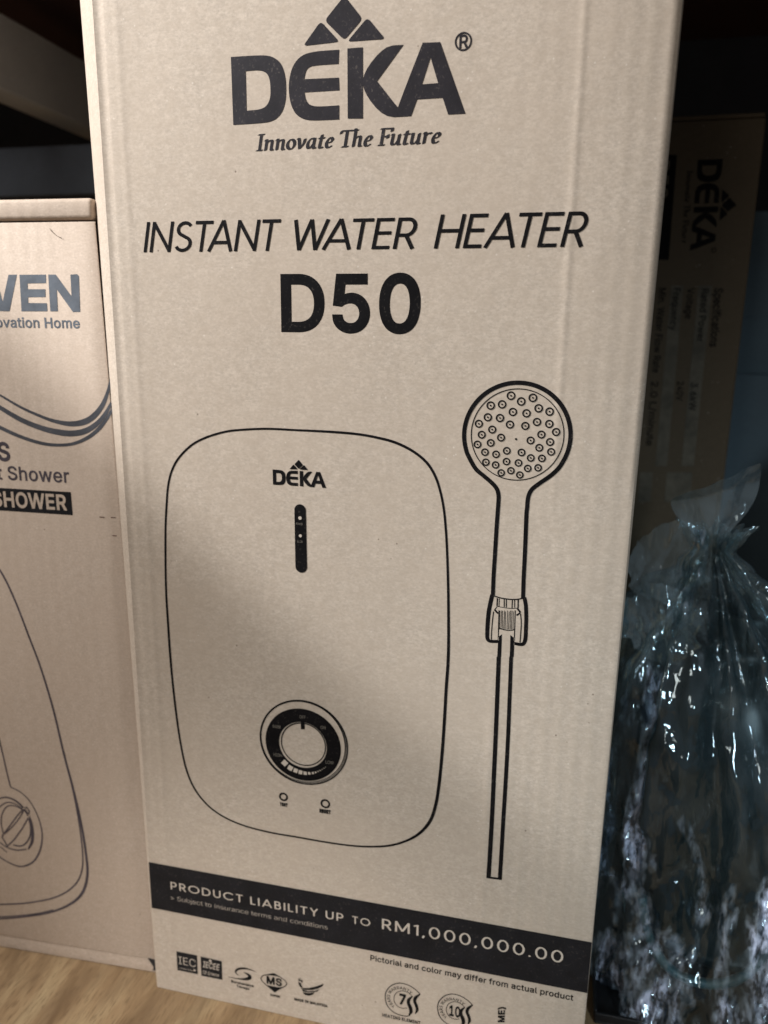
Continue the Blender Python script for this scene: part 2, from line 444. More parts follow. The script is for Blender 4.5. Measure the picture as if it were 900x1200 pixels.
# ------------------------------------------------------------------ flat print: outlines in mm on a panel
PRINTS = {
 'logo': [('logo',(66.46,480.62),(104.21,0.0),(0.0,27.42)),('ring',168.78,507.67,3.2,0.71),('text', 'R', 'S',(167.11,505.37),(3.76,0.0),(0.0,4.7),0.035)],
 'slogan': [('text', 'Innovate The Future', 'F',(76.59,469.66),(83.59,0.0),(1.21,6.7),0)],
 'title': [('text', 'INSTANT', 'G',(18.53,427.04),(67.13,0.0),(2.72,13.61),0.107),('text', 'WATER', 'G',(91.97,427.18),(57.92,0.0),(2.6,13.01),0.107),('text', 'HEATER', 'G',(158.71,427.14),(63.27,0.0),(2.79,13.95),0.107)],
 'model': [('text', 'D50', 'S',(87.51,391.84),(66.02,0.0),(0.0,23.98),0.043)],
 'outline': [('stroke',[(21.05,272.32),(22.12,290.84),(23.44,303.6),(25.01,314.39),(27.75,322.47),(31.86,328.78),(38.72,335.14),(46.3,339.23),(55.55,342.32),(63.72,343.83),(78.86,345.1),(94.56,345.06),(111.66,344.94),(125.1,344.35),(135.05,343.0),(143.28,341.11),(151.48,337.47),(158.07,332.48),(162.27,326.25),(164.9,319.09),(166.76,311.02),(168.04,301.18),(169.06,289.52),(170.1,272.54),(170.71,258.69),(171.23,242.82),(171.24,232.02),(170.8,219.19),(170.47,202.42),(169.84,183.33),(168.78,165.69),(167.36,153.59),(164.76,144.13),(159.53,136.11),(152.35,130.11),(143.17,125.54),(131.95,122.86),(120.55,121.62),(107.06,121.28),(91.41,121.44),(75.5,121.6),(61.4,122.99),(49.24,126.28),(39.16,132.14),(31.29,141.6),(26.7,153.68),(24.03,170.11),(22.35,188.48),(21.3,206.59),(20.78,222.44),(20.57,240.0),(20.46,255.33)],[1.15,1.13,1.12,1.11,1.1,1.09,1.07,1.06,1.05,1.04,1.03,1.01,1.16,1.15,1.22,1.29,1.29,1.29,1.21,1.13,1.14,1.15,1.16,1.26,1.36,1.47,1.57,1.59,1.62,1.64,1.67,1.69,1.71,1.54,1.26,1.18,1.09,1.01,1.02,1.03,1.04,1.05,1.06,1.07,1.17,1.16,1.15,1.24,1.22,1.3,1.28,1.17],1,1,0)],
 'heater_logo': [('logo',(81.77,317.67),(27.33,0.0),(0.0,7.55))],
 'pill': [('stroke',[(95.66,305.7),(95.88,276.61)],[5.94,6.1],0,0,1)],
 'pill_light': [('disc',95.61,301.72,0.875),('disc',95.67,292.67,0.765)],
 'pill_words': [('text', 'POWER', 'S',(93.48,298.2),(3.56,0.0),(0.0,1.05),0),('text', 'ELCB', 'S',(94.07,289.18),(2.74,0.0),(0.0,1.06),0)],
 'dial': [('annulus',95.52,177.88,21.01,13.27),('ring',95.8,178.34,12.27,0.62),('poly',[(94.55,191.9),(96.65,192.18),(96.68,187.27),(94.57,186.98)],0),('ring',95.82,179.23,24.32,0.7),('ring',95.62,179.38,23.82,0.32),('ring',95.4,179.59,23.37,0.32),('ring',95.32,179.73,23.62,0.3)],
 'dial_light': [('poly',[(85.13,167.99),(83.1,165.61),(85.3,163.74),(87.32,166.13)],0),('poly',[(87.81,165.22),(86.54,162.66),(88.9,161.49),(90.17,164.05)],0),('poly',[(90.57,163.77),(89.91,161.38),(92.11,160.77),(92.78,163.16)],0),('poly',[(93.14,162.94),(92.91,160.66),(95.01,160.44),(95.25,162.73)],0),('poly',[(95.79,162.47),(95.89,160.55),(97.66,160.65),(97.55,162.57)],0),('poly',[(98.22,162.42),(98.5,160.98),(99.83,161.23),(99.55,162.67)],0),('poly',[(100.37,162.72),(100.74,161.59),(101.77,161.93),(101.4,163.06)],0),('poly',[(102.03,163.17),(102.4,162.33),(103.17,162.67),(102.8,163.51)],0),('poly',[(103.56,163.98),(104.01,163.17),(104.36,163.37),(103.91,164.17)],0),('poly',[(104.77,164.73),(105.24,164.05),(105.52,164.24),(105.06,164.92)],0),('poly',[(105.91,165.48),(106.37,164.9),(106.59,165.08),(106.13,165.66)],0),('poly',[(106.93,166.32),(107.41,165.81),(107.6,165.99),(107.12,166.5)],0),('poly',[(107.81,167.04),(108.26,166.63),(108.4,166.78),(107.96,167.2)],0)],
 'dial_words': [('text', 'OFF', 'S',(93.98,193.35),(3.28,0.0),(0.0,1.75),0),('text', 'ON', 'S',(105.48,188.86),(2.82,0.0),(0.0,1.75),0),('text', 'LOW', 'S',(108.12,169.04),(4.44,0.0),(0.0,1.79),0),('text', 'HIGH', 'S',(78.97,169.1),(4.84,0.0),(0.0,1.82),0),('text', 'WARM', 'S',(78.64,185.79),(4.54,0.0),(0.0,1.78),0)],
 'buttons': [('ring',84.05,145.05,2.075,1.08),('ring',107.83,144.82,2.215,1.06),('text', 'TEST', 'S',(81.84,139.43),(4.56,0.0),(0.0,1.78),0.14),('text', 'RESET', 'S',(104.46,139.13),(6.4,0.0),(0.0,1.95),0.14)],
 'shower_outline': [('stroke',[(205.7,270.06),(205.44,280.22),(205.38,289.37),(205.24,299.89),(205.05,311.02),(205.17,313.76),(205.37,318.74),(206.67,322.35),(209.75,325.33),(214.75,329.37),(218.18,333.15),(220.19,336.96),(221.18,339.55),(221.86,342.23),(222.22,344.98),(222.26,347.75),(221.97,350.5),(221.36,353.2),(220.44,355.81),(219.22,358.3),(217.72,360.62),(215.95,362.76),(213.95,364.67),(211.74,366.34),(209.35,367.73),(206.81,368.84),(204.16,369.64),(201.43,370.12),(198.67,370.29),(195.9,370.12),(193.17,369.64),(190.52,368.84),(187.99,367.73),(185.59,366.34),(183.38,364.67),(181.38,362.76),(179.61,360.62),(178.11,358.3),(176.89,355.81),(175.97,353.2),(175.36,350.5),(175.07,347.75),(175.11,344.98),(175.47,342.23),(176.15,339.55),(177.14,336.96),(180.8,330.94),(184.83,327.61),(188.72,324.5),(191.06,321.79),(191.97,318.64),(192.02,314.71),(191.99,313.12),(191.75,302.67),(191.62,291.31),(191.46,280.56),(191.54,270.61)],[1.9269999999999998,1.9269999999999998,1.9269999999999998,1.9269999999999998,1.9269999999999998,1.9269999999999998,1.9269999999999998,1.9269999999999998,1.9269999999999998,1.9269999999999998,1.9269999999999998,1.9269999999999998,1.9269999999999998,1.9269999999999998,1.9269999999999998,1.9269999999999998,1.9269999999999998,1.9269999999999998,1.9269999999999998,1.9269999999999998,1.9269999999999998,1.9269999999999998,1.9269999999999998,1.9269999999999998,1.9269999999999998,1.9269999999999998,1.9269999999999998,1.9269999999999998,1.9269999999999998,1.9269999999999998,1.9269999999999998,1.9269999999999998,1.9269999999999998,1.9269999999999998,1.9269999999999998,1.9269999999999998,1.9269999999999998,1.9269999999999998,1.9269999999999998,1.9269999999999998,1.9269999999999998,1.9269999999999998,1.9269999999999998,1.9269999999999998,1.9269999999999998,1.9269999999999998,1.9269999999999998,1.9269999999999998,1.9269999999999998,1.9269999999999998,1.9269999999999998,1.9269999999999998,1.9269999999999998,1.9269999999999998,1.9269999999999998,1.9269999999999998,1.9269999999999998],1,0,0),('ring',198.85,347.04,20.56,0.42)],
 'nozzles': [('ring',195.33,364.49,1.63,0.63),('disc',195.33,364.49,0.4),('ring',204.94,363.85,1.62,0.63),('disc',204.94,363.85,0.4),('ring',199.92,362.09,1.61,0.63),('disc',199.92,362.09,0.4),('ring',186.52,359.84,1.6,0.63),('disc',186.52,359.84,0.4),('ring',191.56,360.54,1.6,0.63),('disc',191.56,360.54,0.4),('ring',207.71,359.33,1.59,0.63),('disc',207.71,359.33,0.4),('ring',212.53,358.02,1.58,0.63),('disc',212.53,358.02,0.4),('ring',196.5,357.33,1.58,0.63),('disc',196.5,357.33,0.4),('ring',202.53,356.93,1.58,0.63),('disc',202.53,356.93,0.4),('ring',185.46,354.56,1.57,0.63),('disc',185.46,354.56,0.4),('ring',190.91,354.42,1.57,0.63),('disc',190.91,354.42,0.4),('ring',181.55,351.47,1.55,0.63),('disc',181.55,351.47,0.4),('ring',195.5,351.66,1.55,0.63),('disc',195.5,351.66,0.4),('ring',202.31,351.31,1.54,0.63),('disc',202.31,351.31,0.4),('ring',207.33,353.26,1.55,0.63),('disc',207.33,353.26,0.4),('ring',212.73,352.59,1.55,0.63),('disc',212.73,352.59,0.4),('ring',215.91,349.14,1.53,0.63),('disc',215.91,349.14,0.4),('ring',187.68,349.1,1.53,0.63),('disc',187.68,349.1,0.4),('ring',209.58,347.73,1.52,0.63),('disc',209.58,347.73,0.4),('ring',183.06,346.56,1.52,0.63),('disc',183.06,346.56,0.4),('ring',191.8,345.62,1.51,0.63),('disc',191.8,345.62,0.4),('ring',205.0,344.88,1.5,0.63),('disc',205.0,344.88,0.4),('ring',213.55,344.57,1.5,0.63),('disc',213.55,344.57,0.4),('ring',181.32,342.05,1.49,0.63),('disc',181.32,342.05,0.4),('ring',187.27,343.01,1.49,0.63),('disc',187.27,343.01,0.4),('ring',208.99,341.77,1.48,0.63),('disc',208.99,341.77,0.4),('ring',214.29,340.17,1.47,0.63),('disc',214.29,340.17,0.4),('ring',184.85,338.65,1.47,0.63),('disc',184.85,338.65,0.4),('ring',189.9,337.91,1.46,0.63),('disc',189.9,337.91,0.4),('ring',194.67,339.74,1.47,0.63),('disc',194.67,339.74,0.4),('ring',201.27,339.28,1.47,0.63),('disc',201.27,339.28,0.4),('ring',205.51,337.0,1.45,0.63),('disc',205.51,337.0,0.4),('ring',210.41,337.03,1.45,0.63),('disc',210.41,337.03,0.4),('ring',185.46,334.06,1.44,0.63),('disc',185.46,334.06,0.4),('ring',189.92,333.02,1.43,0.63),('disc',189.92,333.02,0.4),('ring',194.78,334.81,1.44,0.63),('disc',194.78,334.81,0.4),('ring',200.17,334.45,1.44,0.63),('disc',200.17,334.45,0.4),('ring',204.43,332.16,1.42,0.63),('disc',204.43,332.16,0.4),('ring',208.99,332.67,1.42,0.63),('disc',208.99,332.67,0.4),('ring',192.63,329.51,1.41,0.63),('disc',192.63,329.51,0.4),('ring',196.96,330.72,1.41,0.63),('disc',196.96,330.72,0.4),('ring',201.07,328.98,1.4,0.63),('disc',201.07,328.98,0.4),('disc',198.53,345.22,0.5)],
 'holder': [('stroke',[(191.27,270.66),(190.56,266.4),(189.97,261.75),(189.74,256.33),(189.74,251.29),(190.02,248.2),(191.42,247.1),(195.04,247.37)],[2.02,2.03,2.04,2.05,2.02,1.88,1.65,1.57],1,0,0),('stroke',[(206.25,270.72),(207.16,266.85),(207.68,261.21),(207.83,255.87),(207.91,250.5),(207.24,247.72),(205.68,246.97),(202.62,247.22)],[1.88,1.89,1.9,1.91,1.92,1.78,1.63,1.56],1,0,0),('stroke',[(192.18,270.17),(195.26,269.43),(199.54,269.15),(203.07,269.48),(206.02,270.44)],[0.62,0.62,0.62,0.62,0.62],1,0,0),('stroke',[(193.67,265.17),(196.55,264.8),(200.48,264.69),(203.65,265.18)],[0.33,0.33,0.33,0.33],1,0,0),('stroke',[(193.77,269.18),(193.74,265.18)],[0.66,0.66],0,0,0),('stroke',[(194.67,269.07),(194.68,265.08)],[0.37,0.37],0,0,0),('stroke',[(196.96,268.91),(197.14,265.12)],[0.51,0.51],0,0,0),('stroke',[(197.96,268.81),(198.15,265.03)],[0.51,0.51],0,0,0),('stroke',[(200.79,269.08),(200.82,264.91)],[0.51,0.51],0,0,0),('stroke',[(201.85,269.18),(202.05,265.22)],[0.44,0.44],0,0,0),('stroke',[(203.49,269.52),(203.65,265.18)],[0.65,0.66],0,0,0),('stroke',[(192.86,263.18),(194.38,261.53)],[0.89,0.89],0,0,0),('stroke',[(193.75,264.88),(192.44,262.87)],[0.37,0.37],0,0,0),('stroke',[(203.38,264.89),(204.9,263.02)],[0.88,0.88],0,0,0),('stroke',[(204.77,262.82),(203.06,261.43)],[0.8,0.81],0,0,0),('stroke',[(194.77,263.18),(195.12,247.96)],[0.48,0.49],0,0,0),('stroke',[(202.37,263.92),(202.74,248.39)],[0.48,0.48],0,0,0),('stroke',[(192.25,262.36),(191.9,256.55),(191.78,251.11),(191.85,248.0)],[0.52,0.52,0.52,0.53],1,0,0),('stroke',[(204.96,262.46),(205.52,257.93),(205.56,252.56),(205.45,247.91)],[0.51,0.51,0.52,0.52],1,0,0),('stroke',[(194.97,254.24),(197.45,253.64),(200.32,253.56),(202.79,254.28)],[0.45,0.45,0.44,0.44],1,0,0),('stroke',[(195.2,263.1),(195.47,253.52)],[0.28,0.28],0,0,0),('stroke',[(195.91,263.17),(196.12,253.58)],[0.28,0.28],0,0,0),('stroke',[(196.45,263.23),(196.8,253.65)],[0.28,0.28],0,0,0),('stroke',[(197.34,263.31),(197.44,253.72)],[0.28,0.28],0,0,0),('stroke',[(197.86,262.91),(198.09,253.79)],[0.28,0.28],0,0,0),('stroke',[(198.76,263.45),(198.98,253.88)],[0.28,0.28],0,0,0),('stroke',[(199.56,263.07),(199.69,253.95)],[0.28,0.28],0,0,0),('stroke',[(200.18,263.59),(200.44,254.03)],[0.28,0.28],0,0,0),('stroke',[(200.89,263.66),(201.05,254.09)],[0.27,0.28],0,0,0),('stroke',[(201.55,263.27),(201.8,254.17)],[0.27,0.28],0,0,0),('poly',[(195.04,249.71),(196.77,251.25),(196.9,243.86),(196.97,239.47),(195.02,239.25),(195.06,244.44)],0),('poly',[(200.72,251.28),(202.73,249.94),(202.86,244.52),(202.87,240.14),(200.93,239.92),(200.89,245.08)],0)],
 'hose': [('stroke',[(195.79,239.43),(195.96,224.81),(196.24,198.5),(196.37,174.9),(196.5,153.08),(196.42,133.16),(196.28,116.37)],[2.07,2.09,2.14,2.19,2.23,2.27,2.31],1,0,0),('stroke',[(201.67,240.1),(201.89,225.54),(202.27,199.34),(202.33,174.63),(202.22,152.83),(202.19,135.48),(202.11,116.48)],[1.9,1.92,1.97,2.01,2.05,2.08,2.12],1,0,0),('stroke',[(195.18,116.28),(203.09,116.67)],[1.18,1.18],0,0,0)],
 'band': [('poly',[(-0.4,57.01),(250.2,57.01),(250.2,88.36),(-0.4,88.36)],0)],
 'band_light': [('text', 'PRODUCT LIABILITY UP', 'G',(13.07,72.8),(104.88,0.0),(0.0,5.1),0.125),('text', 'TO', 'G',(123.11,72.85),(10.23,0.0),(0.0,4.82),0.125),('text', 'RM1,000,000.00', 'G',(139.95,72.89),(96.81,0.0),(0.0,6.65),0.125),('text', '> Subject to insurance terms and conditions', 'S',(12.67,65.6),(96.19,0.0),(0.0,2.93),-0.022)],
 'notice': [('text', 'Pictorial and color may differ from actual product', 'S',(133.53,50.62),(109.99,0.0),(0.0,3.51),0.035)],
 'iec': [('poly',[(14.2,29.72),(27.64,29.74),(27.5,16.21),(14.09,16.13)],0)],
 'iec_light': [('text', 'IEC', 'S',(15.35,21.16),(11.15,0.0),(0.0,5.49),-0.012),('text', 'member body', 'S',(15.61,17.94),(8.9,0.0),(0.0,1.03),0),('disc',25.59,18.96,0.72)],
 'iecee': [('poly',[(29.9,29.59),(43.43,29.35),(43.28,16.02),(29.7,15.92)],0)],
 'iecee_light': [('text', 'IECEE', 'S',(31.1,22.5),(10.36,0.0),(0.63,4.22),0.02),('disc',36.11,28.0,0.905),('text', 'CB Scheme', 'S',(30.46,17.72),(10.57,0.0),(0.7,2.33),0)],
 'swoosh': [('stroke',[(65.13,26.54),(61.9,27.45),(57.75,27.54),(54.13,26.36),(52.27,24.59),(52.22,22.84),(54.09,21.41)],[0.13,0.76,1.27,1.4,1.28,0.77,0.19],1,0,0),('stroke',[(56.94,24.75),(59.89,23.72),(60.92,22.22),(59.44,20.61),(55.7,19.52),(52.09,19.19),(46.97,19.12)],[0.19,1.65,2.42,2.17,1.15,0.64,0.13],1,0,0),('text', 'Suruhanjaya', 'S',(48.72,15.61),(14.39,0.0),(0.0,1.63),0.07),('text', 'Tenaga', 'S',(52.24,13.01),(8.16,0.0),(0.0,1.63),0.07)],
 'ms': [('stroke',[(67.82,23.06),(68.94,25.12),(72.21,26.75),(76.05,28.32),(79.24,27.09),(82.69,25.07),(84.0,23.14),(82.92,21.16),(80.66,19.29),(76.37,15.79),(70.56,19.39),(68.37,21.4)],[0.57,0.57,0.56,0.56,0.56,0.56,0.56,0.56,0.56,0.57,0.57,0.57],0,1,0),('poly',[(72.02,26.05),(76.06,28.65),(79.81,26.63),(77.19,26.8),(74.26,26.57)],0),('poly',[(70.56,19.19),(74.68,19.18),(78.79,19.37),(81.26,20.1),(76.35,14.91)],0),('text', 'MS', 'S',(71.35,20.53),(9.57,0.0),(0.0,4.81),0.07),('text', 'SIRIM', 'S',(73.34,12.11),(6.07,0.0),(0.0,1.48),0.07)],
 'wing': [('stroke',[(92.05,27.83),(91.78,25.14),(92.91,22.78)],[2.1,1.49,1.12],1,0,1),('disc',92.21,27.08,1.42),('poly',[(91.36,23.72),(93.36,22.36),(97.4,23.33),(102.57,26.02),(106.28,28.55),(105.7,26.65),(102.84,24.25),(99.11,22.3),(94.79,21.45),(92.49,22.02)],0),('poly',[(92.78,21.56),(96.8,20.95),(101.4,22.46),(104.15,24.51),(102.25,21.95),(99.67,21.12),(96.79,20.16),(93.8,20.09)],0),('poly',[(93.44,19.61),(96.79,19.63),(100.7,21.11),(99.77,19.3),(97.34,17.91),(94.75,17.94)],0),('text', 'MADE IN MALAYSIA', 'S',(88.42,12.6),(20.05,0.0),(0.0,1.74),0.07)],
 'w7': [('stroke',[(162.23,34.78),(159.47,37.16),(155.6,39.1),(150.7,39.41),(146.18,37.0),(143.07,32.35),(142.42,27.6),(143.55,22.85),(146.45,19.54),(150.38,18.0),(154.62,18.07),(156.85,19.31)],[0.6,0.6,0.6,0.61,0.61,0.61,0.62,0.62,0.62,0.62,0.62,0.61],1,0,0),('stroke',[(157.98,32.09),(155.7,34.01),(152.89,34.65),(150.45,33.89),(148.17,31.51),(147.38,27.99),(148.13,25.25),(149.93,23.44),(152.41,22.88),(154.93,23.68)],[0.46,0.46,0.46,0.46,0.46,0.46,0.46,0.46,0.46,0.46],1,0,0),('stroke',[(157.97,32.42),(155.93,29.68),(155.7,27.13),(156.81,24.49),(157.22,21.66),(156.15,19.13)],[0.46,1.83,1.98,2.29,1.99,0.61],1,0,0),('stroke',[(162.23,34.95),(159.79,32.04),(159.16,29.4),(160.2,26.58),(160.68,23.79),(159.63,20.85)],[0.6,1.82,1.82,1.83,1.68,0.38],1,0,0),('arctext', 'YEARS WARRANTY',(151.95,28.7),6.74,236,44,1.83,0.03),('text', '7', 'S',(150.46,25.67),(3.79,0.0),(0.0,6.47),0.075),('text', 'HEATING ELEMENT', 'S',(140.81,14.46),(21.97,0.0),(0.0,2.03),0.07)],
 'w10': [('stroke',[(191.27,34.74),(188.56,37.07),(184.77,38.99),(180.02,39.29),(175.67,36.92),(172.72,32.34),(172.17,27.67),(173.34,22.99),(176.2,19.73),(180.04,18.21),(184.15,18.28),(186.29,19.5)],[0.59,0.59,0.59,0.59,0.6,0.6,0.6,0.6,0.6,0.6,0.6,0.6],1,0,0),('stroke',[(187.19,32.08),(184.95,33.98),(182.22,34.61),(179.86,33.86),(177.68,31.52),(176.97,28.05),(177.75,25.35),(179.52,23.56),(181.93,23.02),(184.37,23.81)],[0.44,0.44,0.45,0.45,0.45,0.45,0.45,0.45,0.45,0.45],1,0,0),('stroke',[(187.18,32.41),(185.24,29.71),(185.06,27.2),(186.18,24.6),(186.62,21.82),(185.62,19.32)],[0.44,1.78,1.94,2.24,1.94,0.6],1,0,0),('stroke',[(191.27,34.9),(188.95,32.03),(188.37,29.43),(189.43,26.66),(189.94,23.91),(188.96,21.01)],[0.59,1.78,1.78,1.78,1.64,0.37],1,0,0),('arctext', 'YEARS WARRANTY',(181.4,28.74),6.51,236,44,1.79,0.03),('text', '10', 'S',(178.59,24.89),(6.14,0.0),(0.0,6.54),0.06)],
 'scan': [('text', '(SCAN ME)', 'S',(209.15,8.14),(-0.71,29.73),(-3.25,-0.88),0.07)],
 'seven': [('poly',[(-73.87,417.6),(-69.39,417.59),(-66.62,404.2),(-61.84,417.59),(-57.04,417.69),(-63.24,399.54),(-70.26,399.65)],0),('poly',[(-55.63,417.58),(-40.81,417.68),(-41.1,413.52),(-51.49,413.36),(-51.6,410.55),(-41.74,410.57),(-42.0,406.74),(-51.9,406.55),(-52.01,403.76),(-41.59,403.72),(-41.63,399.7),(-56.37,399.59)],0),('poly',[(-39.47,417.67),(-35.3,417.67),(-27.52,407.21),(-27.17,417.67),(-23.48,417.86),(-22.59,416.96),(-23.33,399.58),(-27.4,399.44),(-35.4,410.49),(-35.76,399.74),(-40.05,399.66)],0),('text', 'Innovation Home', 'S',(-83.83,391.53),(59.7,0.0),(0.0,4.87),0.035)],
 'waves': [('stroke',[(-94.58,366.18),(-83.28,361.2),(-73.7,356.35),(-61.78,350.15),(-49.75,345.47),(-41.68,343.25),(-33.53,342.39),(-26.06,343.61),(-20.1,346.92),(-14.81,352.61),(-11.04,360.03),(-8.45,368.05)],[1.12,1.12,1.12,1.43,1.59,2.06,2.68,3.13,2.95,2.47,1.68,1.06],1,0,0),('stroke',[(-95.15,361.67),(-84.01,355.17),(-74.45,349.78),(-62.49,343.56),(-50.35,339.42),(-40.55,337.64),(-33.15,337.37),(-25.64,338.91),(-18.81,342.88),(-13.54,348.23),(-9.48,354.23)],[1.61,1.93,2.41,2.73,2.87,3.18,3.16,2.99,2.49,2.01,1.38],1,0,0),('stroke',[(-96.8,348.75),(-85.38,343.75),(-75.68,339.09),(-63.46,334.39),(-51.15,331.33),(-41.18,330.86),(-32.8,332.01),(-24.28,335.58),(-17.36,340.69),(-12.04,346.8),(-8.44,352.06)],[1.8,1.95,2.11,1.94,1.77,1.6,1.59,1.89,2.03,1.7,1.23],1,0,0)],
 'ltext': [('text', 'S', 'S',(-78.75,321.23),(7.49,0.0),(0.0,9.53),0.05),('text', 'Hot Shower', 'S',(-93.71,310.7),(56.5,0.0),(0.0,7.32),0.025)],
 'lband': [('poly',[(-116.52,306.02),(-36.97,305.5),(-36.92,292.73),(-116.45,293.28)],0)],
 'lband_light': [('text', 'SHOWER', 'S',(-84.83,295.51),(45.01,0.0),(0.0,8.07),0.045)],
 'lheater': [('stroke',[(-111.55,294.83),(-98.3,276.56),(-84.93,258.12),(-77.7,241.49),(-70.92,219.6),(-65.08,199.79),(-59.65,174.35),(-55.57,146.81),(-51.14,121.38),(-48.18,99.4),(-46.85,79.6),(-47.24,65.03),(-51.66,51.96),(-60.92,42.09),(-75.88,33.56),(-93.76,27.49),(-111.8,22.89),(-148.6,15.07)],[1.12,1.13,1.14,1.15,1.16,1.18,1.33,1.36,1.52,1.54,1.57,1.73,1.89,1.62,1.35,1.22,1.23,1.27],1,0,0),('stroke',[(-55.36,147.65),(-52.86,130.4),(-50.74,113.89),(-49.42,97.0),(-49.05,81.89),(-49.99,70.77),(-53.21,61.4),(-58.57,54.39),(-65.46,48.77),(-73.38,44.3),(-83.49,40.47),(-94.74,37.12),(-110.55,33.82),(-139.25,28.61)],[0.93,0.94,0.95,0.96,0.97,0.98,0.99,1.0,1.01,1.01,1.02,1.03,1.04,1.06],1,0,0),('stroke',[(-140.45,19.29),(-111.63,24.4),(-94.57,28.45),(-82.13,32.29),(-73.09,36.1)],[0.83,0.82,0.81,0.8,0.79],1,0,0),('stroke',[(-98.15,156.04),(-96.24,140.71),(-94.9,129.32),(-93.52,119.95)],[0.94,0.95,0.96,0.97],1,0,0),('stroke',[(-93.52,119.95),(-87.26,117.34),(-81.53,111.9),(-77.63,103.84),(-75.63,95.47),(-75.6,87.3),(-77.72,78.74),(-82.03,70.89),(-87.32,66.4),(-93.47,64.34),(-100.35,65.88),(-106.52,69.11),(-112.41,74.74)],[0.75,0.75,0.75,0.76,0.87,0.98,1.1,1.11,1.12,1.01,0.9,0.9,0.9],1,0,0)],
 'lknob': [('stroke',[(-102.62,110.72),(-97.32,112.39),(-91.13,110.84),(-86.32,106.43),(-82.78,99.89),(-81.75,91.34),(-82.87,83.5),(-86.16,77.49)],[0.65,1.08,1.3,1.52,1.74,1.97,1.98,0.88],1,0,0),('stroke',[(-103.1,104.71),(-97.74,108.67),(-92.41,108.84),(-87.42,105.96)],[0.77,0.76,0.76,0.76],1,0,0),('stroke',[(-87.47,105.52),(-92.59,107.2),(-97.5,106.0),(-101.32,100.6),(-102.83,93.84),(-102.19,86.23)],[0.76,0.76,0.76,0.77,0.77,0.78],1,0,0),('stroke',[(-102.47,85.63),(-96.2,93.67),(-91.21,100.36),(-86.35,106.1),(-83.9,107.3),(-82.48,104.8),(-83.58,100.32),(-88.97,91.41),(-95.22,83.03),(-100.32,77.85),(-103.35,83.63)],[0.89,0.88,0.87,0.87,0.86,0.87,0.87,0.88,0.89,0.89,0.89],0,1,0),('stroke',[(-101.31,86.35),(-94.67,93.01),(-89.11,100.1),(-85.86,105.74)],[0.78,0.77,0.76,0.76],1,0,0),('stroke',[(-83.63,99.77),(-82.76,93.92),(-83.88,87.2),(-87.32,81.75),(-91.35,79.17),(-96.16,79.35)],[0.98,0.98,0.99,0.99,1.0,1.0],1,0,0),('stroke',[(-105.31,79.68),(-100.23,76.75),(-93.85,75.91),(-87.23,77.56)],[0.89,0.89,0.89,0.89],1,0,0),('stroke',[(-105.64,76.85),(-101.05,73.29)],[0.67,0.67],0,0,0)],
 'lmark': [('stroke',[(-21.16,292.58),(-18.25,292.5)],[0.57,0.57],1,0,0),('stroke',[(-14.5,292.71),(-11.59,292.79)],[0.49,0.49],1,0,0),('stroke',[(-14.42,282.59),(-11.92,282.66)],[0.49,0.49],1,0,0)],
 'rlogo': [('logo',(300.09,512.79),(0.76,-60.88),(16.37,-0.09))],
 'rslogan': [('text', 'Innovate The Future', 'F',(293.62,506.17),(1.14,-49.07),(3.87,0.07),0),('ring',316.93,452.25,1.415,0.61)],
 'rlabel': [('poly',[(268.68,517.82),(285.85,516.51),(286.93,445.88),(266.66,446.57)],0)],
 'rlabel_light': [('text', 'D50', 'S',(274.9,513.67),(0.67,-25.33),(6.27,-0.51),0.05)],
 'rspec': [('text', 'Specifications', 'S',(320.3,426.27),(0.84,-41.59),(5.53,-0.0),0.03),('text', 'Rated Power', 'S',(311.66,425.74),(0.27,-37.52),(4.53,-0.0),0.02),('text', '3.6kW', 'S',(310.97,358.38),(0.22,-20.54),(4.65,0.12),0.02),('text', 'Voltage', 'S',(301.81,426.28),(0.17,-21.69),(4.74,-0.0),0.02),('text', '240V', 'S',(301.16,359.07),(0.27,-14.27),(4.69,0.12),0.02),('text', 'Frequency', 'S',(292.28,426.29),(-0.21,-30.04),(4.59,-0.0),0.02),('text', 'Min. Water Flow Rate', 'S',(282.15,426.3),(0.59,-61.05),(4.99,-0.0),0.02),('text', '2.0 L/minute', 'S',(282.78,358.6),(0.37,-48.56),(4.94,0.13),0.02)],
 'rstripe': [('poly',[(308.99,428.06),(318.38,428.05),(318.98,295.92),(310.18,295.48)],0),('poly',[(290.34,428.09),(298.82,428.08),(299.65,294.94),(291.27,294.51)],0),('poly',[(300.11,289.97),(318.56,290.95),(319.17,267.95),(300.37,266.79)],0),('poly',[(280.45,288.93),(289.85,289.43),(290.02,266.14),(280.91,265.58)],0)],
}
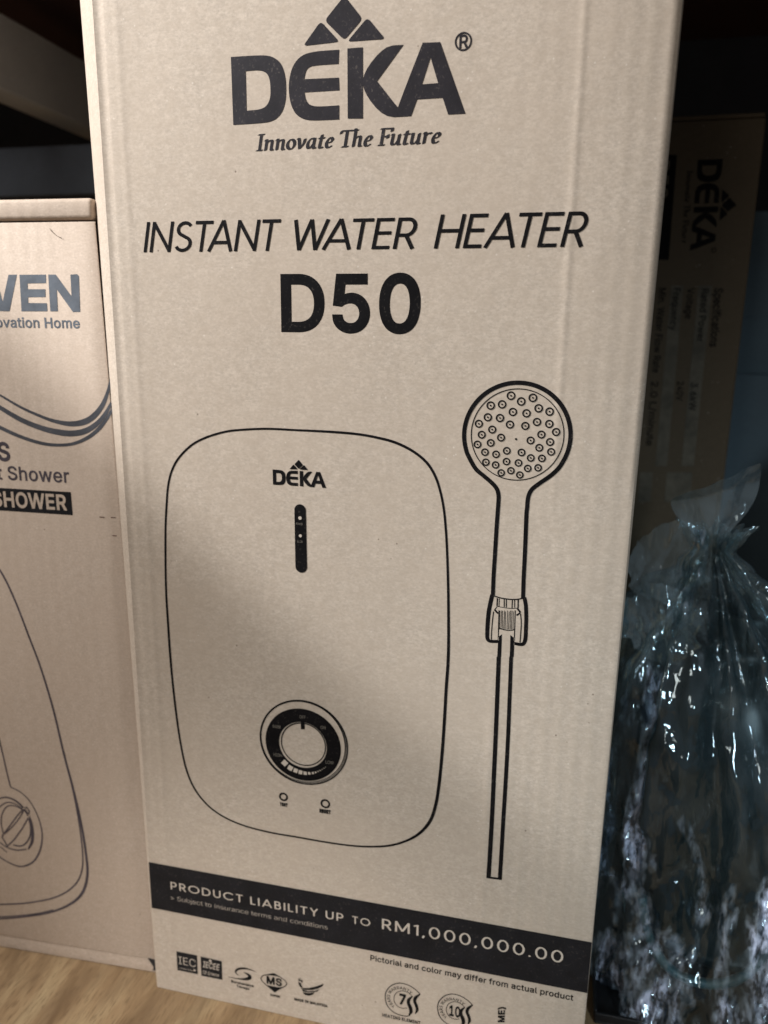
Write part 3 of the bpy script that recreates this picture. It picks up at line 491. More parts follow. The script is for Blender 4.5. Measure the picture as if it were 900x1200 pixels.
LOGO = [('p',[(-0.0018,1.0048),(0.144,1.0016),(0.1908,0.9604),(0.2237,0.8577),(0.2403,0.6802),(0.2433,0.4609),(0.237,0.2636),(0.2159,0.1119),(0.1787,0.0244),(0.1168,0.0079),(0.0,0.0048)],0),('h',[(0.0635,0.7839),(0.1195,0.7893),(0.1518,0.756),(0.1689,0.6735),(0.1734,0.5188),(0.1711,0.3647),(0.1541,0.2568),(0.1251,0.213),(0.063,0.2063)],0),('p',[(0.4736,0.997),(0.3698,1.0003),(0.3105,0.9586),(0.273,0.825),(0.2561,0.6333),(0.2527,0.459),(0.2612,0.2591),(0.2835,0.1089),(0.3182,0.0319),(0.3609,0.0068),(0.4734,0.0052),(0.4735,0.2109),(0.3813,0.2061),(0.3455,0.2347),(0.3284,0.3126),(0.3234,0.4231),(0.4748,0.4235),(0.4722,0.605),(0.3227,0.615),(0.3296,0.7304),(0.3443,0.7833),(0.3706,0.7989),(0.471,0.7979)],0),('p',[(0.5083,1.0056),(0.5734,1.0069),(0.5752,0.0008),(0.5101,0.012)],0),('p',[(0.574,0.6517),(0.6643,1.006),(0.7416,0.9998),(0.6343,0.5197),(0.7246,0.1172),(0.7631,-0.0015),(0.664,-0.0015),(0.5745,0.3864)],0),('p',[(0.7124,-0.0013),(0.7195,0.1224),(0.8193,1.0099),(0.8901,1.0008),(1.0,-0.0048),(0.9301,-0.0052),(0.906,0.2322),(0.8019,0.231),(0.7782,0.0001)],0),('h',[(0.8205,0.4389),(0.8526,0.7996),(0.8859,0.4423)],0),('p',[(0.4953,1.7331),(0.5714,1.399),(0.4954,1.1224),(0.4121,1.4162)],0.0176),('p',[(0.3953,1.4123),(0.4749,1.1064),(0.3188,1.0849)],0.0179),('p',[(0.5916,1.4101),(0.6665,1.097),(0.507,1.0986)],0.0176)]
GLYPHS = {
 '(': (273,[[(89,207),(90,235),(92,264),(96,293),(101,324),(107,354),(114,384),(122,413),(132,441),(142,468),(153,494),(164,517),(177,539),(236,539),(223,512),(212,485),(201,457),(191,428),(182,399),(174,370),(167,342),(161,313),(157,285),(154,258),(152,232),(151,207),(152,184),(154,161),(156,138),(160,115),(165,91),(172,67),(179,42),(188,16),(198,-10),(209,-38),(222,-66),(236,-96),(177,-96),(156,-59),(139,-21),(124,16),(111,55),(102,93),(95,131),(90,169)]]),
 ')': (273,[[(37,-96),(52,-66),(64,-37),(76,-9),(86,18),(95,44),(102,69),(108,93),(113,116),(117,139),(120,162),(121,184),(122,207),(121,232),(119,258),(116,285),(112,313),(106,342),(99,370),(91,399),(82,428),(73,457),(62,485),(50,512),(37,539),(97,539),(109,517),(121,494),(131,468),(142,441),(151,413),(159,384),(167,354),(173,323),(178,293),(181,264),(183,235),(184,207),(183,168),(178,130),(171,92),(161,53),(149,15),(134,-22),(117,-59),(97,-96)]]),
 '.': (188,[[(95,-4),(86,-4),(78,-1),(70,3),(63,9),(57,16),(53,24),(50,32),(50,41),(50,50),(53,59),(57,66),(63,73),(70,79),(78,83),(86,86),(95,87),(104,86),(113,83),(121,79),(128,73),(134,66),(138,59),(140,50),(141,41),(140,32),(138,24),(134,16),(128,9),(121,3),(113,-1),(104,-4)]]),
 '/': (249,[[(235,533),(71,-76),(14,-76),(178,533)]]),
 '0': (453,[[(227,-7),(199,-5),(174,1),(151,11),(130,24),(111,41),(95,62),(80,86),(69,113),(60,144),(53,178),(49,214),(48,254),(49,294),(53,330),(60,364),(69,395),(81,422),(95,447),(112,467),(130,484),(151,498),(174,508),(200,514),(227,516),(254,514),(279,508),(302,498),(323,484),(342,467),(358,447),(372,422),(384,395),(393,364),(400,330),(404,294),(405,254),(404,214),(400,178),(393,144),(384,113),(373,86),(359,62),(342,41),(323,24),(302,11),(279,1),(254,-5)],[(227,50),(245,51),(261,56),(276,63),(290,74),(303,87),(313,103),(323,122),(330,144),(336,168),(340,194),(343,223),(344,254),(343,285),(340,314),(336,341),(330,365),(323,387),(313,405),(303,422),(290,435),(276,446),(261,453),(245,458),(227,460),(209,458),(192,453),(177,446),(163,435),(151,422),(140,405),(131,387),(123,365),(117,341),(113,314),(110,285),(109,254),(110,223),(113,194),(117,168),(123,144),(131,122),(140,103),(151,87),(163,74),(177,63),(192,56),(209,51)]]),
 '1': (453,[[(76,0),(76,55),(391,55),(391,0)],[(276,509),(276,0),(212,0),(212,448),(209,448),(86,358),(86,427),(198,509)]]),
 '2': (453,[[(64,0),(64,47),(234,229),(248,243),(261,257),(272,270),(282,282),(291,294),(299,305),(305,316),(311,327),(315,337),(318,348),(320,360),(320,371),(319,385),(317,397),(313,408),(308,419),(301,428),(293,436),(283,443),(273,449),(262,454),(250,457),(237,459),(224,460),(209,459),(196,457),(184,453),(172,447),(162,441),(153,433),(145,424),(139,413),(134,402),(130,390),(128,376),(127,362),(66,362),(67,384),(71,405),(77,424),(86,442),(98,459),(111,473),(126,486),(143,496),(162,505),(182,511),(203,514),(225,516),(247,514),(268,511),(288,505),(306,497),(323,486),(337,474),(350,461),(361,445),(370,428),(376,411),(380,392),(381,372),(380,358),(378,345),(375,331),(371,318),(365,304),(357,290),(347,275),(336,259),(322,241),(306,223),(288,202),(267,180),(153,60),(153,57),(389,57),(389,0)]]),
 '3': (453,[[(218,-7),(195,-6),(173,-3),(152,2),(133,10),(114,19),(98,30),(83,43),(70,57),(60,74),(52,91),(46,111),(44,132),(109,132),(111,119),(115,107),(120,97),(126,87),(134,78),(144,71),(154,64),(165,59),(178,55),(191,52),(204,50),(219,50),(234,51),(248,53),(262,56),(275,61),(287,67),(297,74),(307,83),(315,93),(321,104),(325,116),(328,130),(329,145),(328,158),(326,172),(322,184),(316,196),(308,207),(299,217),(288,226),(275,234),(260,240),(242,244),(223,247),(201,248),(157,248),(157,299),(288,448),(288,452),(70,452),(70,509),(372,509),(372,461),(211,278),(211,289),(239,290),(264,288),(287,284),(308,276),(327,265),(344,253),(359,239),(371,222),(381,205),(387,186),(392,166),(393,145),(392,123),(387,103),(380,84),(370,66),(358,50),(344,36),(327,23),(309,12),(288,4),(266,-2),(243,-6)]]),
 '4': (453,[[(40,105),(40,158),(247,509),(311,509),(109,166),(109,163),(413,163),(413,105)],[(282,0),(282,121),(282,146),(282,318),(343,318),(343,0)]]),
 '5': (453,[[(221,-7),(199,-6),(178,-2),(159,3),(140,11),(123,21),(108,32),(94,45),(83,60),(73,76),(66,93),(62,111),(60,130),(122,130),(124,119),(127,108),(132,98),(138,89),(145,80),(154,73),(163,66),(173,60),(184,56),(196,52),(208,50),(221,50),(236,51),(250,53),(264,58),(276,64),(288,72),(298,82),(307,92),(314,104),(320,117),(324,131),(327,146),(328,162),(327,178),(324,193),(320,208),(314,221),(306,233),(297,244),(286,254),(275,262),(262,269),(248,273),(233,276),(218,277),(205,276),(192,275),(180,272),(167,268),(156,264),(145,258),(136,252),(128,246),(67,253),(96,509),(366,509),(366,452),(151,452),(134,301),(136,301),(145,308),(155,315),(166,320),(178,325),(190,329),(203,331),(216,333),(229,334),(247,333),(263,330),(279,326),(294,321),(308,314),(321,306),(334,296),(345,285),(355,273),(364,260),(372,246),(379,231),(384,215),(388,199),(390,181),(391,163),(390,139),(385,117),(379,95),(369,76),(357,57),(343,41),(327,27),(309,15),(289,6),(268,-1),(245,-5)]]),
 '6': (453,[[(226,-7),(203,-5),(182,-1),(161,5),(142,15),(125,26),(109,40),(96,56),(84,74),(75,94),(69,115),(65,138),(64,162),(65,180),(68,199),(73,219),(80,239),(89,261),(102,285),(118,311),(137,340),(252,509),(322,509),(151,261),(145,261),(149,268),(154,275),(159,281),(165,288),(172,293),(179,299),(187,303),(196,307),(205,310),(214,312),(224,314),(235,314),(257,313),(278,309),(298,303),(316,295),(332,284),(346,271),(359,257),(370,240),(378,221),(384,201),(388,180),(389,157),(388,134),(384,112),(377,92),(368,73),(356,55),(343,39),(327,26),(310,14),(291,5),(271,-2),(249,-6)],[(226,48),(241,49),(254,52),(267,56),(279,63),(289,70),(299,79),(307,90),(314,101),(320,114),(324,128),(327,142),(327,157),(327,173),(324,187),(320,201),(314,213),(307,225),(299,235),(289,244),(279,251),(267,258),(254,262),(241,264),(226,265),(212,264),(198,262),(186,258),(174,252),(163,244),(153,235),(145,225),(138,214),(132,201),(128,188),(126,174),(125,158),(126,143),(128,128),(132,114),(138,102),(145,90),(153,79),(163,70),(174,63),(186,56),(198,52),(212,49)]]),
 '7': (453,[[(97,0),(323,448),(323,452),(62,452),(62,509),(391,509),(391,449),(165,0)]]),
 '>': (453,[[(387,178),(65,15),(65,81),(310,198),(308,194),(308,204),(310,200),(65,316),(65,383),(387,220)]]),
 'A': (480,[[(16,0),(201,509),(276,509),(463,0),(395,0),(287,302),(282,317),(276,334),(270,352),(264,372),(257,394),(250,420),(241,447),(232,478),(245,478),(236,447),(228,419),(220,393),(213,371),(206,351),(201,333),(195,317),(191,302),(85,0)],[(110,142),(110,199),(370,199),(370,142)]]),
 'B': (456,[[(60,0),(60,509),(241,509),(266,508),(289,504),(310,499),(329,491),(345,481),(359,469),(371,456),(381,442),(388,426),(394,410),(397,392),(398,374),(397,358),(395,344),(392,331),(387,320),(380,310),(373,301),(365,293),(356,286),(347,280),(336,275),(326,270),(315,267),(315,262),(327,261),(339,257),(351,252),(363,245),(374,237),(385,227),(394,216),(402,203),(409,189),(414,173),(417,155),(418,136),(417,117),(413,100),(408,83),(400,67),(390,52),(377,39),(362,28),(344,18),(324,10),(301,4),(275,1),(247,0)],[(125,57),(245,57),(272,58),(296,63),(315,70),(330,80),(341,92),(349,105),(354,120),(355,137),(355,149),(352,161),(348,173),(342,184),(335,194),(327,203),(317,211),(306,218),(293,224),(279,228),(264,230),(248,231),(125,231)],[(125,285),(238,285),(252,286),(265,288),(277,291),(288,296),(299,302),(308,309),(316,317),(323,326),(329,337),(333,348),(335,359),(336,372),(334,388),(330,403),(323,417),(313,429),(299,439),(283,446),(263,450),(240,452),(125,452)]]),
 'C': (510,[[(267,-7),(235,-5),(205,1),(177,11),(150,25),(126,42),(104,63),(86,88),(70,115),(57,146),(48,179),(42,215),(40,254),(42,293),(48,329),(57,362),(70,393),(86,421),(104,445),(126,466),(150,484),(177,498),(205,508),(235,514),(267,516),(286,515),(305,513),(323,509),(340,504),(357,498),(373,490),(388,481),(402,471),(415,460),(427,447),(438,433),(448,418),(456,402),(463,385),(469,367),(473,348),(408,348),(405,361),(401,373),(395,384),(389,395),(382,404),(375,413),(366,421),(357,428),(348,435),(337,440),(327,445),(315,449),(304,452),(292,454),(280,455),(267,456),(245,454),(223,450),(203,443),(184,432),(166,419),(150,403),(137,385),(125,364),(116,340),(109,314),(105,285),(103,254),(105,223),(109,194),(116,168),(125,145),(137,123),(151,105),(166,89),(184,76),(203,66),(223,59),(245,54),(267,53),(280,53),(292,55),(304,57),(315,60),(327,64),(337,69),(348,74),(357,81),(366,88),(375,96),(382,105),(389,114),(395,125),(401,136),(405,148),(408,160),(473,160),(469,142),(463,124),(457,107),(448,91),(438,76),(428,62),(416,49),(402,38),(388,28),(373,19),(357,11),(341,5),(323,0),(305,-4),(286,-6)]]),
 'D': (502,[[(219,0),(96,0),(96,57),(215,57),(244,58),(272,63),(296,70),(318,81),(337,94),(354,110),(368,128),(379,149),(388,172),(394,198),(398,226),(399,255),(398,285),(394,312),(388,337),(379,361),(368,381),(354,399),(338,415),(320,428),(299,438),(275,446),(249,450),(221,452),(93,452),(93,509),(225,509),(261,507),(294,501),(325,492),(353,478),(377,461),(399,441),(418,418),(433,391),(446,361),(455,329),(460,293),(462,255),(460,217),(455,181),(446,149),(433,119),(417,92),(398,68),(376,48),(351,31),(322,17),(291,8),(256,2)],[(125,509),(125,0),(60,0),(60,509)]]),
 'E': (419,[[(60,0),(60,509),(372,509),(372,452),(125,452),(125,286),(355,286),(355,229),(125,229),(125,57),(375,57),(375,0)]]),
 'F': (410,[[(60,0),(60,509),(369,509),(369,452),(125,452),(125,278),(346,278),(346,221),(125,221),(125,0)]]),
 'G': (520,[[(269,-7),(236,-5),(205,1),(176,11),(149,25),(125,43),(104,64),(85,88),(69,116),(57,146),(47,179),(42,215),(40,254),(42,293),(47,329),(57,362),(69,393),(85,421),(103,445),(125,466),(149,484),(175,498),(203,508),(233,514),(265,516),(285,515),(304,513),(322,509),(340,504),(358,497),(374,489),(389,480),(403,469),(416,458),(429,445),(439,431),(449,416),(458,401),(465,384),(470,367),(474,349),(408,349),(404,361),(399,372),(393,383),(387,393),(380,403),(373,411),(365,420),(356,427),(347,434),(337,439),(326,444),(315,448),(304,452),(291,454),(279,455),(265,456),(243,454),(222,450),(202,443),(183,432),(166,419),(150,404),(137,385),(125,364),(116,340),(109,314),(105,285),(103,254),(105,223),(109,194),(116,168),(125,145),(137,124),(151,105),(166,90),(184,76),(203,66),(224,59),(246,54),(269,53),(290,54),(309,57),(328,63),(345,71),(360,81),(374,93),(386,107),(396,123),(404,141),(410,160),(414,180),(415,202),(434,199),(283,199),(283,256),(478,256),(478,200),(476,170),(471,141),(463,115),(451,91),(436,69),(419,50),(399,33),(377,19),(352,8),(326,0),(298,-5)]]),
 'H': (517,[[(60,0),(60,509),(125,509),(125,289),(392,289),(392,509),(457,509),(457,0),(392,0),(392,232),(125,232),(125,0)]]),
 'I': (300,[[(31,0),(31,57),(118,57),(118,452),(31,452),(31,509),(269,509),(269,452),(183,452),(183,57),(269,57),(269,0)]]),
 'L': (393,[[(60,0),(60,509),(125,509),(125,57),(361,57),(361,0)]]),
 'M': (628,[[(60,0),(60,509),(152,509),(277,187),(287,159),(299,123),(311,84),(322,49),(307,49),(318,83),(330,121),(342,158),(352,187),(476,509),(568,509),(568,0),(504,0),(504,291),(504,327),(505,369),(506,413),(507,457),(513,457),(509,445),(505,433),(502,421),(498,409),(482,363),(467,322),(456,291),(342,0),(286,0),(170,291),(159,321),(145,361),(129,408),(112,457),(119,457),(120,416),(121,372),(122,328),(122,291),(122,0)]]),
 'N': (523,[[(60,0),(60,509),(136,509),(343,183),(347,176),(352,169),(357,160),(363,151),(369,141),(375,130),(381,119),(388,107),(394,94),(401,82),(407,68),(414,55),(405,54),(403,68),(402,81),(401,95),(401,108),(400,121),(400,134),(399,146),(399,157),(399,195),(399,509),(463,509),(463,0),(387,0),(202,290),(177,331),(171,342),(164,354),(156,367),(148,381),(108,452),(119,454),(122,384),(124,328),(125,291),(125,0)]]),
 'O': (533,[[(267,-7),(235,-5),(205,1),(177,11),(150,25),(126,42),(105,63),(86,88),(70,115),(57,146),(48,179),(42,215),(40,254),(42,293),(48,329),(57,362),(70,393),(86,421),(105,445),(126,466),(150,484),(177,498),(205,508),(235,514),(267,516),(299,514),(329,508),(357,498),(384,484),(408,466),(429,445),(448,421),(464,393),(477,362),(486,329),(491,293),(493,254),(491,215),(486,179),(477,146),(464,115),(448,88),(429,63),(408,42),(384,25),(357,11),(329,1),(299,-5)],[(267,53),(289,54),(310,59),(330,66),(349,76),(367,89),(383,105),(396,123),(408,144),(418,168),(425,194),(429,223),(430,254),(429,286),(425,314),(418,341),(408,365),(396,386),(383,404),(367,420),(349,433),(330,443),(310,450),(289,454),(267,456),(245,454),(223,450),(203,443),(184,433),(167,420),(151,404),(137,385),(125,364),(116,340),(109,314),(105,285),(103,254),(105,223),(109,194),(116,168),(125,144),(137,123),(151,105),(167,89),(184,76),(203,66),(223,59),(245,54)]]),
 'P': (445,[[(60,0),(60,509),(235,509),(263,507),(289,503),(312,497),(332,487),(350,476),(366,462),(379,447),(390,430),(398,411),(404,391),(407,370),(409,348),(407,325),(404,304),(398,284),(390,265),(379,248),(366,233),(350,219),(332,207),(312,198),(289,191),(263,187),(235,186),(109,186),(109,242),(233,242),(252,243),(269,246),(284,250),(297,256),(308,264),(318,272),(327,282),(333,294),(338,306),(342,319),(344,333),(344,348),(344,362),(342,376),(338,389),(333,402),(326,413),(318,423),(308,431),(297,439),(284,444),(268,449),(251,451),(232,452),(125,452),(125,0)]]),
 'R': (449,[[(60,0),(60,509),(236,509),(264,507),(290,504),(313,497),(333,489),(351,478),(367,465),(380,450),(390,433),(399,415),(405,395),(408,374),(409,352),(408,330),(405,309),(399,290),(390,271),(380,255),(367,240),(351,228),(333,217),(312,209),(289,203),(264,199),(236,198),(96,198),(96,255),(234,255),(252,256),(269,258),(284,262),(298,267),(309,273),(319,281),(327,290),(334,300),(339,312),(342,324),(344,338),(345,352),(344,367),(342,380),(339,393),(334,405),(327,415),(319,425),(309,433),(298,440),(284,445),(269,449),(252,451),(233,452),(125,452),(125,0)],[(353,0),(230,229),(303,229),(428,0)]]),
 'S': (447,[[(224,-9),(197,-8),(172,-4),(149,1),(128,9),(108,19),(91,31),(76,45),(64,60),(54,77),(46,96),(41,115),(38,137),(104,137),(107,123),(110,110),(116,98),(123,88),(132,79),(142,71),(154,64),(166,59),(180,55),(194,52),(209,50),(224,49),(241,50),(257,52),(272,55),(286,60),(299,66),(311,74),(321,82),(329,92),(336,102),(341,114),(345,126),(346,139),(345,151),(342,161),(338,171),(332,179),(325,186),(316,193),(307,199),(296,205),(284,209),(272,214),(259,218),(245,222),(184,239),(154,249),(128,260),(105,274),(86,289),(71,307),(60,326),(54,348),(52,372),(53,393),(58,413),(65,431),(75,448),(87,463),(102,476),(119,488),(138,498),(158,506),(180,511),(203,514),(227,516),(252,514),(275,511),(296,505),(316,498),(334,488),(351,476),(365,463),(377,449),(387,433),(394,415),(399,397),(401,378),(337,378),(334,396),(326,412),(316,426),(302,437),(286,447),(267,453),(247,457),(225,459),(209,458),(194,456),(180,452),(167,448),(156,442),(145,435),(136,427),(129,418),(123,409),(118,398),(116,387),(115,376),(116,363),(119,352),(124,342),(131,334),(139,326),(148,319),(158,313),(169,308),(180,304),(191,300),(202,296),(212,293),(264,279),(276,276),(287,272),(299,268),(312,264),(324,258),(336,252),(347,245),(359,238),(369,229),(379,220),(387,209),(395,198),(401,185),(405,171),(407,155),(408,139),(407,118),(403,99),(396,81),(386,64),(374,48),(360,34),(343,21),(323,11),(302,2),(278,-4),(252,-8)]]),
 'T': (449,[[(32,452),(32,509),(417,509),(417,452),(257,452),(257,0),(193,0),(193,452)]]),
 'V': (480,[[(204,0),(16,509),(84,509),(192,206),(197,192),(203,176),(209,158),(215,137),(222,115),(230,89),(239,61),(248,31),(235,31),(244,62),(252,90),(260,115),(267,138),(274,158),(279,176),(285,192),(290,206),(395,509),(463,509),(278,0)]]),
 'W': (686,[[(155,0),(16,509),(82,509),(163,196),(166,183),(170,171),(173,158),(175,145),(187,94),(189,80),(192,67),(195,53),(197,40),(189,40),(192,53),(194,67),(197,80),(200,94),(203,107),(205,120),(208,133),(211,145),(224,196),(306,509),(380,509),(462,196),(465,183),(468,171),(471,158),(474,145),(486,94),(489,80),(492,67),(494,53),(497,40),(488,40),(491,53),(493,67),(496,80),(499,94),(502,107),(504,120),(507,133),(510,145),(523,196),(603,509),(670,509),(530,0),(455,0),(368,323),(363,339),(359,356),(355,373),(351,391),(347,410),(344,431),(340,452),(336,475),(350,475),(346,453),(342,433),(339,413),(335,395),(331,377),(327,359),(323,341),(318,323),(230,0)]]),
 'Y': (472,[[(203,0),(203,208),(16,509),(91,509),(192,344),(200,331),(208,318),(215,305),(222,292),(229,279),(236,264),(243,248),(250,230),(224,230),(231,248),(237,265),(244,280),(251,293),(258,306),(265,318),(273,331),(280,344),(381,509),(455,509),(268,208),(268,0)]]),
 'a': (389,[[(160,-9),(142,-8),(126,-5),(110,-1),(94,5),(80,12),(68,22),(57,32),(48,45),(40,58),(35,73),(31,90),(30,108),(31,123),(34,138),(38,150),(43,161),(50,171),(58,179),(67,187),(78,193),(89,199),(100,203),(112,207),(125,211),(138,213),(152,216),(165,218),(178,220),(234,227),(244,228),(252,230),(259,232),(265,235),(270,238),(273,243),(275,248),(276,255),(276,257),(275,268),(273,279),(271,288),(267,297),(262,304),(256,311),(248,317),(240,322),(230,326),(220,329),(208,330),(196,331),(183,330),(171,329),(159,326),(149,322),(140,318),(132,313),(124,307),(118,301),(112,294),(107,288),(103,281),(100,274),(41,291),(48,308),(57,322),(67,335),(79,346),(91,355),(104,364),(118,370),(133,375),(148,379),(163,382),(179,384),(194,384),(204,384),(215,383),(227,382),(239,379),(251,376),(263,372),(275,367),(286,360),(296,353),(306,343),(315,333),(322,320),(329,306),(333,290),(336,272),(337,251),(337,0),(277,0),(277,52),(272,52),(269,45),(264,38),(258,32),(252,25),(244,18),(236,12),(226,6),(215,1),(203,-3),(190,-6),(176,-8)],[(170,45),(187,46),(202,49),(216,53),(228,59),(239,66),(248,74),(257,83),(263,93),(269,104),(272,115),(275,126),(276,138),(276,190),(273,188),(270,186),(265,184),(259,182),(253,180),(246,179),(239,177),(231,176),(200,171),(175,168),(165,166),(154,164),(144,162),(134,159),(125,155),(117,150),(110,145),(103,139),(98,132),(95,124),(93,115),(92,105),(92,95),(94,87),(98,79),(102,72),(107,66),(114,61),(121,56),(130,52),(139,49),(149,47),(159,46)]]),
 'b': (424,[[(229,-8),(213,-7),(198,-5),(184,-1),(172,4),(162,10),(153,17),(145,24),(138,31),(132,39),(127,46),(122,53),(118,59),(112,59),(112,0),(53,0),(53,509),(114,509),(114,319),(118,319),(122,325),(127,331),(132,338),(137,346),(144,353),(152,360),(161,367),(171,373),(183,378),(197,381),(212,384),(229,384),(252,383),(274,378),(294,371),(313,361),(330,347),(345,332),(359,313),(370,293),(379,270),(385,245),(389,218),(390,189),(389,160),(385,133),(379,108),(370,84),(359,64),(346,45),(330,29),(313,16),(294,5),(274,-2),(252,-7)],[(220,47),(237,48),(253,51),(267,57),(279,66),(291,76),(301,88),(309,101),(316,117),(321,133),(325,151),(327,170),(328,189),(327,209),(325,227),(321,245),(316,261),(309,276),(301,290),(291,301),(280,311),(267,319),(253,325),(237,329),(220,330),(203,329),(188,325),(174,320),(161,312),(150,302),(140,291),(132,278),(125,263),(120,247),(116,229),(113,210),(113,189),(113,169),(116,150),(120,132),(125,115),(132,100),(140,86),(150,75),(162,65),(174,57),(188,51),(204,48)]]),
 'c': (396,[[(207,-8),(182,-7),(159,-2),(137,6),(117,16),(98,30),(82,46),(68,64),(56,85),(46,108),(40,133),(36,159),(34,187),(36,216),(40,243),(46,268),(56,291),(68,312),(82,330),(98,346),(117,360),(137,371),(159,378),(182,383),(207,384),(221,384),(234,383),(247,380),(260,377),(272,373),(284,368),(295,362),(305,356),(315,349),(324,341),(332,332),(340,322),(347,312),(353,301),(358,289),(362,277),(303,262),(301,269),(298,276),(294,283),(290,289),(286,295),(281,301),(276,306),(270,311),(264,315),(257,319),(250,322),(242,325),(234,327),(226,329),(217,329),(207,330),(189,329),(173,325),(158,319),(145,310),(134,300),(124,287),(115,274),(108,258),(103,242),(99,224),(97,206),(96,187),(97,169),(99,151),(103,134),(108,117),(115,102),(124,89),(134,76),(145,66),(158,57),(173,51),(189,48),(207,46),(217,47),(226,48),(234,49),(243,52),(250,54),(258,58),(264,62),(271,66),(277,71),(282,76),(287,82),(292,89),(296,95),(299,102),(302,110),(304,117),(363,102),(359,90),(354,78),(348,67),(341,56),(334,46),(325,37),(316,29),(306,21),(296,15),(285,9),(273,4),(261,-1),(248,-4),(235,-6),(221,-8)]]),
 'd': (424,[[(195,-8),(172,-7),(151,-2),(130,5),(111,16),(94,29),(79,45),(66,64),(55,84),(46,108),(39,133),(35,160),(34,189),(35,218),(39,245),(46,270),(55,293),(66,313),(79,332),(95,347),(112,361),(131,371),(151,378),(173,383),(196,384),(213,384),(228,381),(241,378),(253,373),(263,367),(272,360),(280,353),(287,346),(293,338),(298,331),(303,325),(306,319),(311,319),(311,509),(372,509),(372,0),(313,0),(313,59),(307,59),(303,53),(298,46),(293,39),(287,31),(280,24),(272,17),(263,10),(252,4),(241,-1),(227,-5),(212,-7)],[(205,47),(221,48),(236,51),(250,57),(263,65),(274,75),(284,86),(293,100),(299,115),(305,132),(309,150),(311,169),(312,189),(311,210),(309,229),(305,247),(300,263),(293,278),(284,291),(275,302),(263,312),(251,320),(237,325),(221,329),(205,330),(187,329),(172,325),(157,319),(145,311),(133,301),(124,290),(115,276),(108,261),(103,245),(99,227),(97,209),(96,189),(97,170),(99,151),(103,133),(109,117),(115,101),(124,88),(134,76),(145,66),(158,57),(172,51),(188,48)]]),
 'e': (404,[[(212,-8),(185,-7),(161,-2),(138,6),(117,16),(98,30),(82,46),(68,64),(56,85),(46,108),(40,132),(35,159),(34,187),(35,215),(39,242),(46,267),(55,290),(67,311),(81,329),(97,346),(115,359),(135,370),(157,378),(180,383),(205,384),(221,384),(236,382),(251,379),(266,374),(280,368),(294,361),(307,351),(319,341),(331,329),(341,315),(350,299),(357,282),(363,263),(368,242),(370,219),(371,194),(371,169),(75,169),(75,221),(338,221),(310,202),(309,220),(307,237),(303,254),(298,269),(291,282),(283,294),(273,305),(263,314),(250,321),(237,326),(222,329),(205,330),(189,329),(173,326),(159,321),(146,313),(135,304),(125,294),(116,282),(109,270),(103,256),(99,241),(97,226),(96,211),(96,178),(97,157),(100,139),(104,122),(110,106),(118,92),(128,80),(139,70),(151,61),(165,55),(179,50),(195,47),(212,46),(224,47),(234,48),(244,50),(254,53),(263,56),(271,61),(278,66),(285,73),(292,80),(297,88),(302,96),(306,105),(365,91),(360,77),(353,63),(345,51),(335,39),(324,29),(311,19),(298,11),(283,4),(266,-1),(249,-5),(231,-7)]]),
 'f': (254,[[(228,379),(228,327),(6,327),(6,379)],[(81,0),(81,432),(82,447),(84,461),(89,474),(96,486),(104,496),(113,505),(124,513),(135,519),(148,524),(161,527),(174,529),(187,530),(197,530),(207,529),(215,528),(222,527),(229,525),(234,524),(239,522),(243,521),(227,468),(215,472),(211,473),(206,473),(200,474),(195,474),(182,473),(171,470),(162,466),(154,460),(149,452),(145,443),(142,431),(142,419),(142,0)]]),
 'g': (425,[[(207,-151),(187,-150),(168,-148),(150,-144),(134,-140),(119,-134),(105,-127),(93,-119),(82,-110),(73,-101),(64,-91),(57,-80),(51,-69),(101,-41),(106,-47),(110,-53),(116,-59),(122,-66),(128,-72),(136,-78),(145,-83),(154,-88),(165,-92),(178,-95),(192,-97),(207,-97),(229,-96),(249,-92),(267,-85),(282,-75),(295,-62),(304,-47),(310,-28),(311,-6),(311,68),(306,68),(302,62),(298,56),(293,49),(287,41),(280,34),(272,28),(263,21),(252,16),(241,11),(227,8),(212,5),(195,5),(173,6),(152,10),(132,17),(113,27),(95,39),(80,53),(67,71),(55,90),(46,112),(39,136),(35,163),(34,191),(35,220),(39,246),(46,271),(55,293),(66,314),(80,332),(95,347),(112,361),(131,371),(152,378),(173,383),(196,384),(213,384),(228,382),(242,378),(253,373),(264,367),(273,360),(281,353),(288,346),(294,338),(299,331),(304,325),(308,319),(313,319),(313,379),(372,379),(372,-9),(371,-32),(367,-54),(360,-73),(350,-90),(338,-104),(324,-117),(308,-127),(291,-136),(271,-142),(251,-147),(229,-150)],[(205,59),(222,60),(237,63),(251,68),(264,75),(275,84),(285,95),(293,107),(300,121),(305,137),(309,154),(312,172),(312,193),(312,212),(309,231),(305,248),(300,264),(293,278),(285,291),(275,303),(264,312),(251,320),(237,325),(222,329),(205,330),(188,329),(172,325),(158,320),(145,312),(134,302),(124,290),(115,277),(109,262),(103,246),(99,229),(97,212),(96,193),(97,173),(99,155),(103,138),(109,123),(116,108),(124,96),(134,85),(145,76),(158,68),(172,63),(188,60)]]),
 'h': (410,[[(114,227),(114,0),(53,0),(53,509),(114,509),(114,287),(102,287),(112,312),(124,332),(137,349),(152,362),(169,372),(187,379),(207,383),(227,384),(246,383),(264,380),(280,376),(295,369),(309,360),(321,349),(332,336),(341,321),(348,304),(353,285),(356,264),(357,240),(357,0),(296,0),(296,235),(295,256),(290,275),(283,291),(273,304),(260,315),(246,323),(229,328),(210,329),(197,328),(184,326),(172,322),(161,317),(150,311),(141,303),(133,293),(126,283),(121,271),(117,257),(114,243)]]),
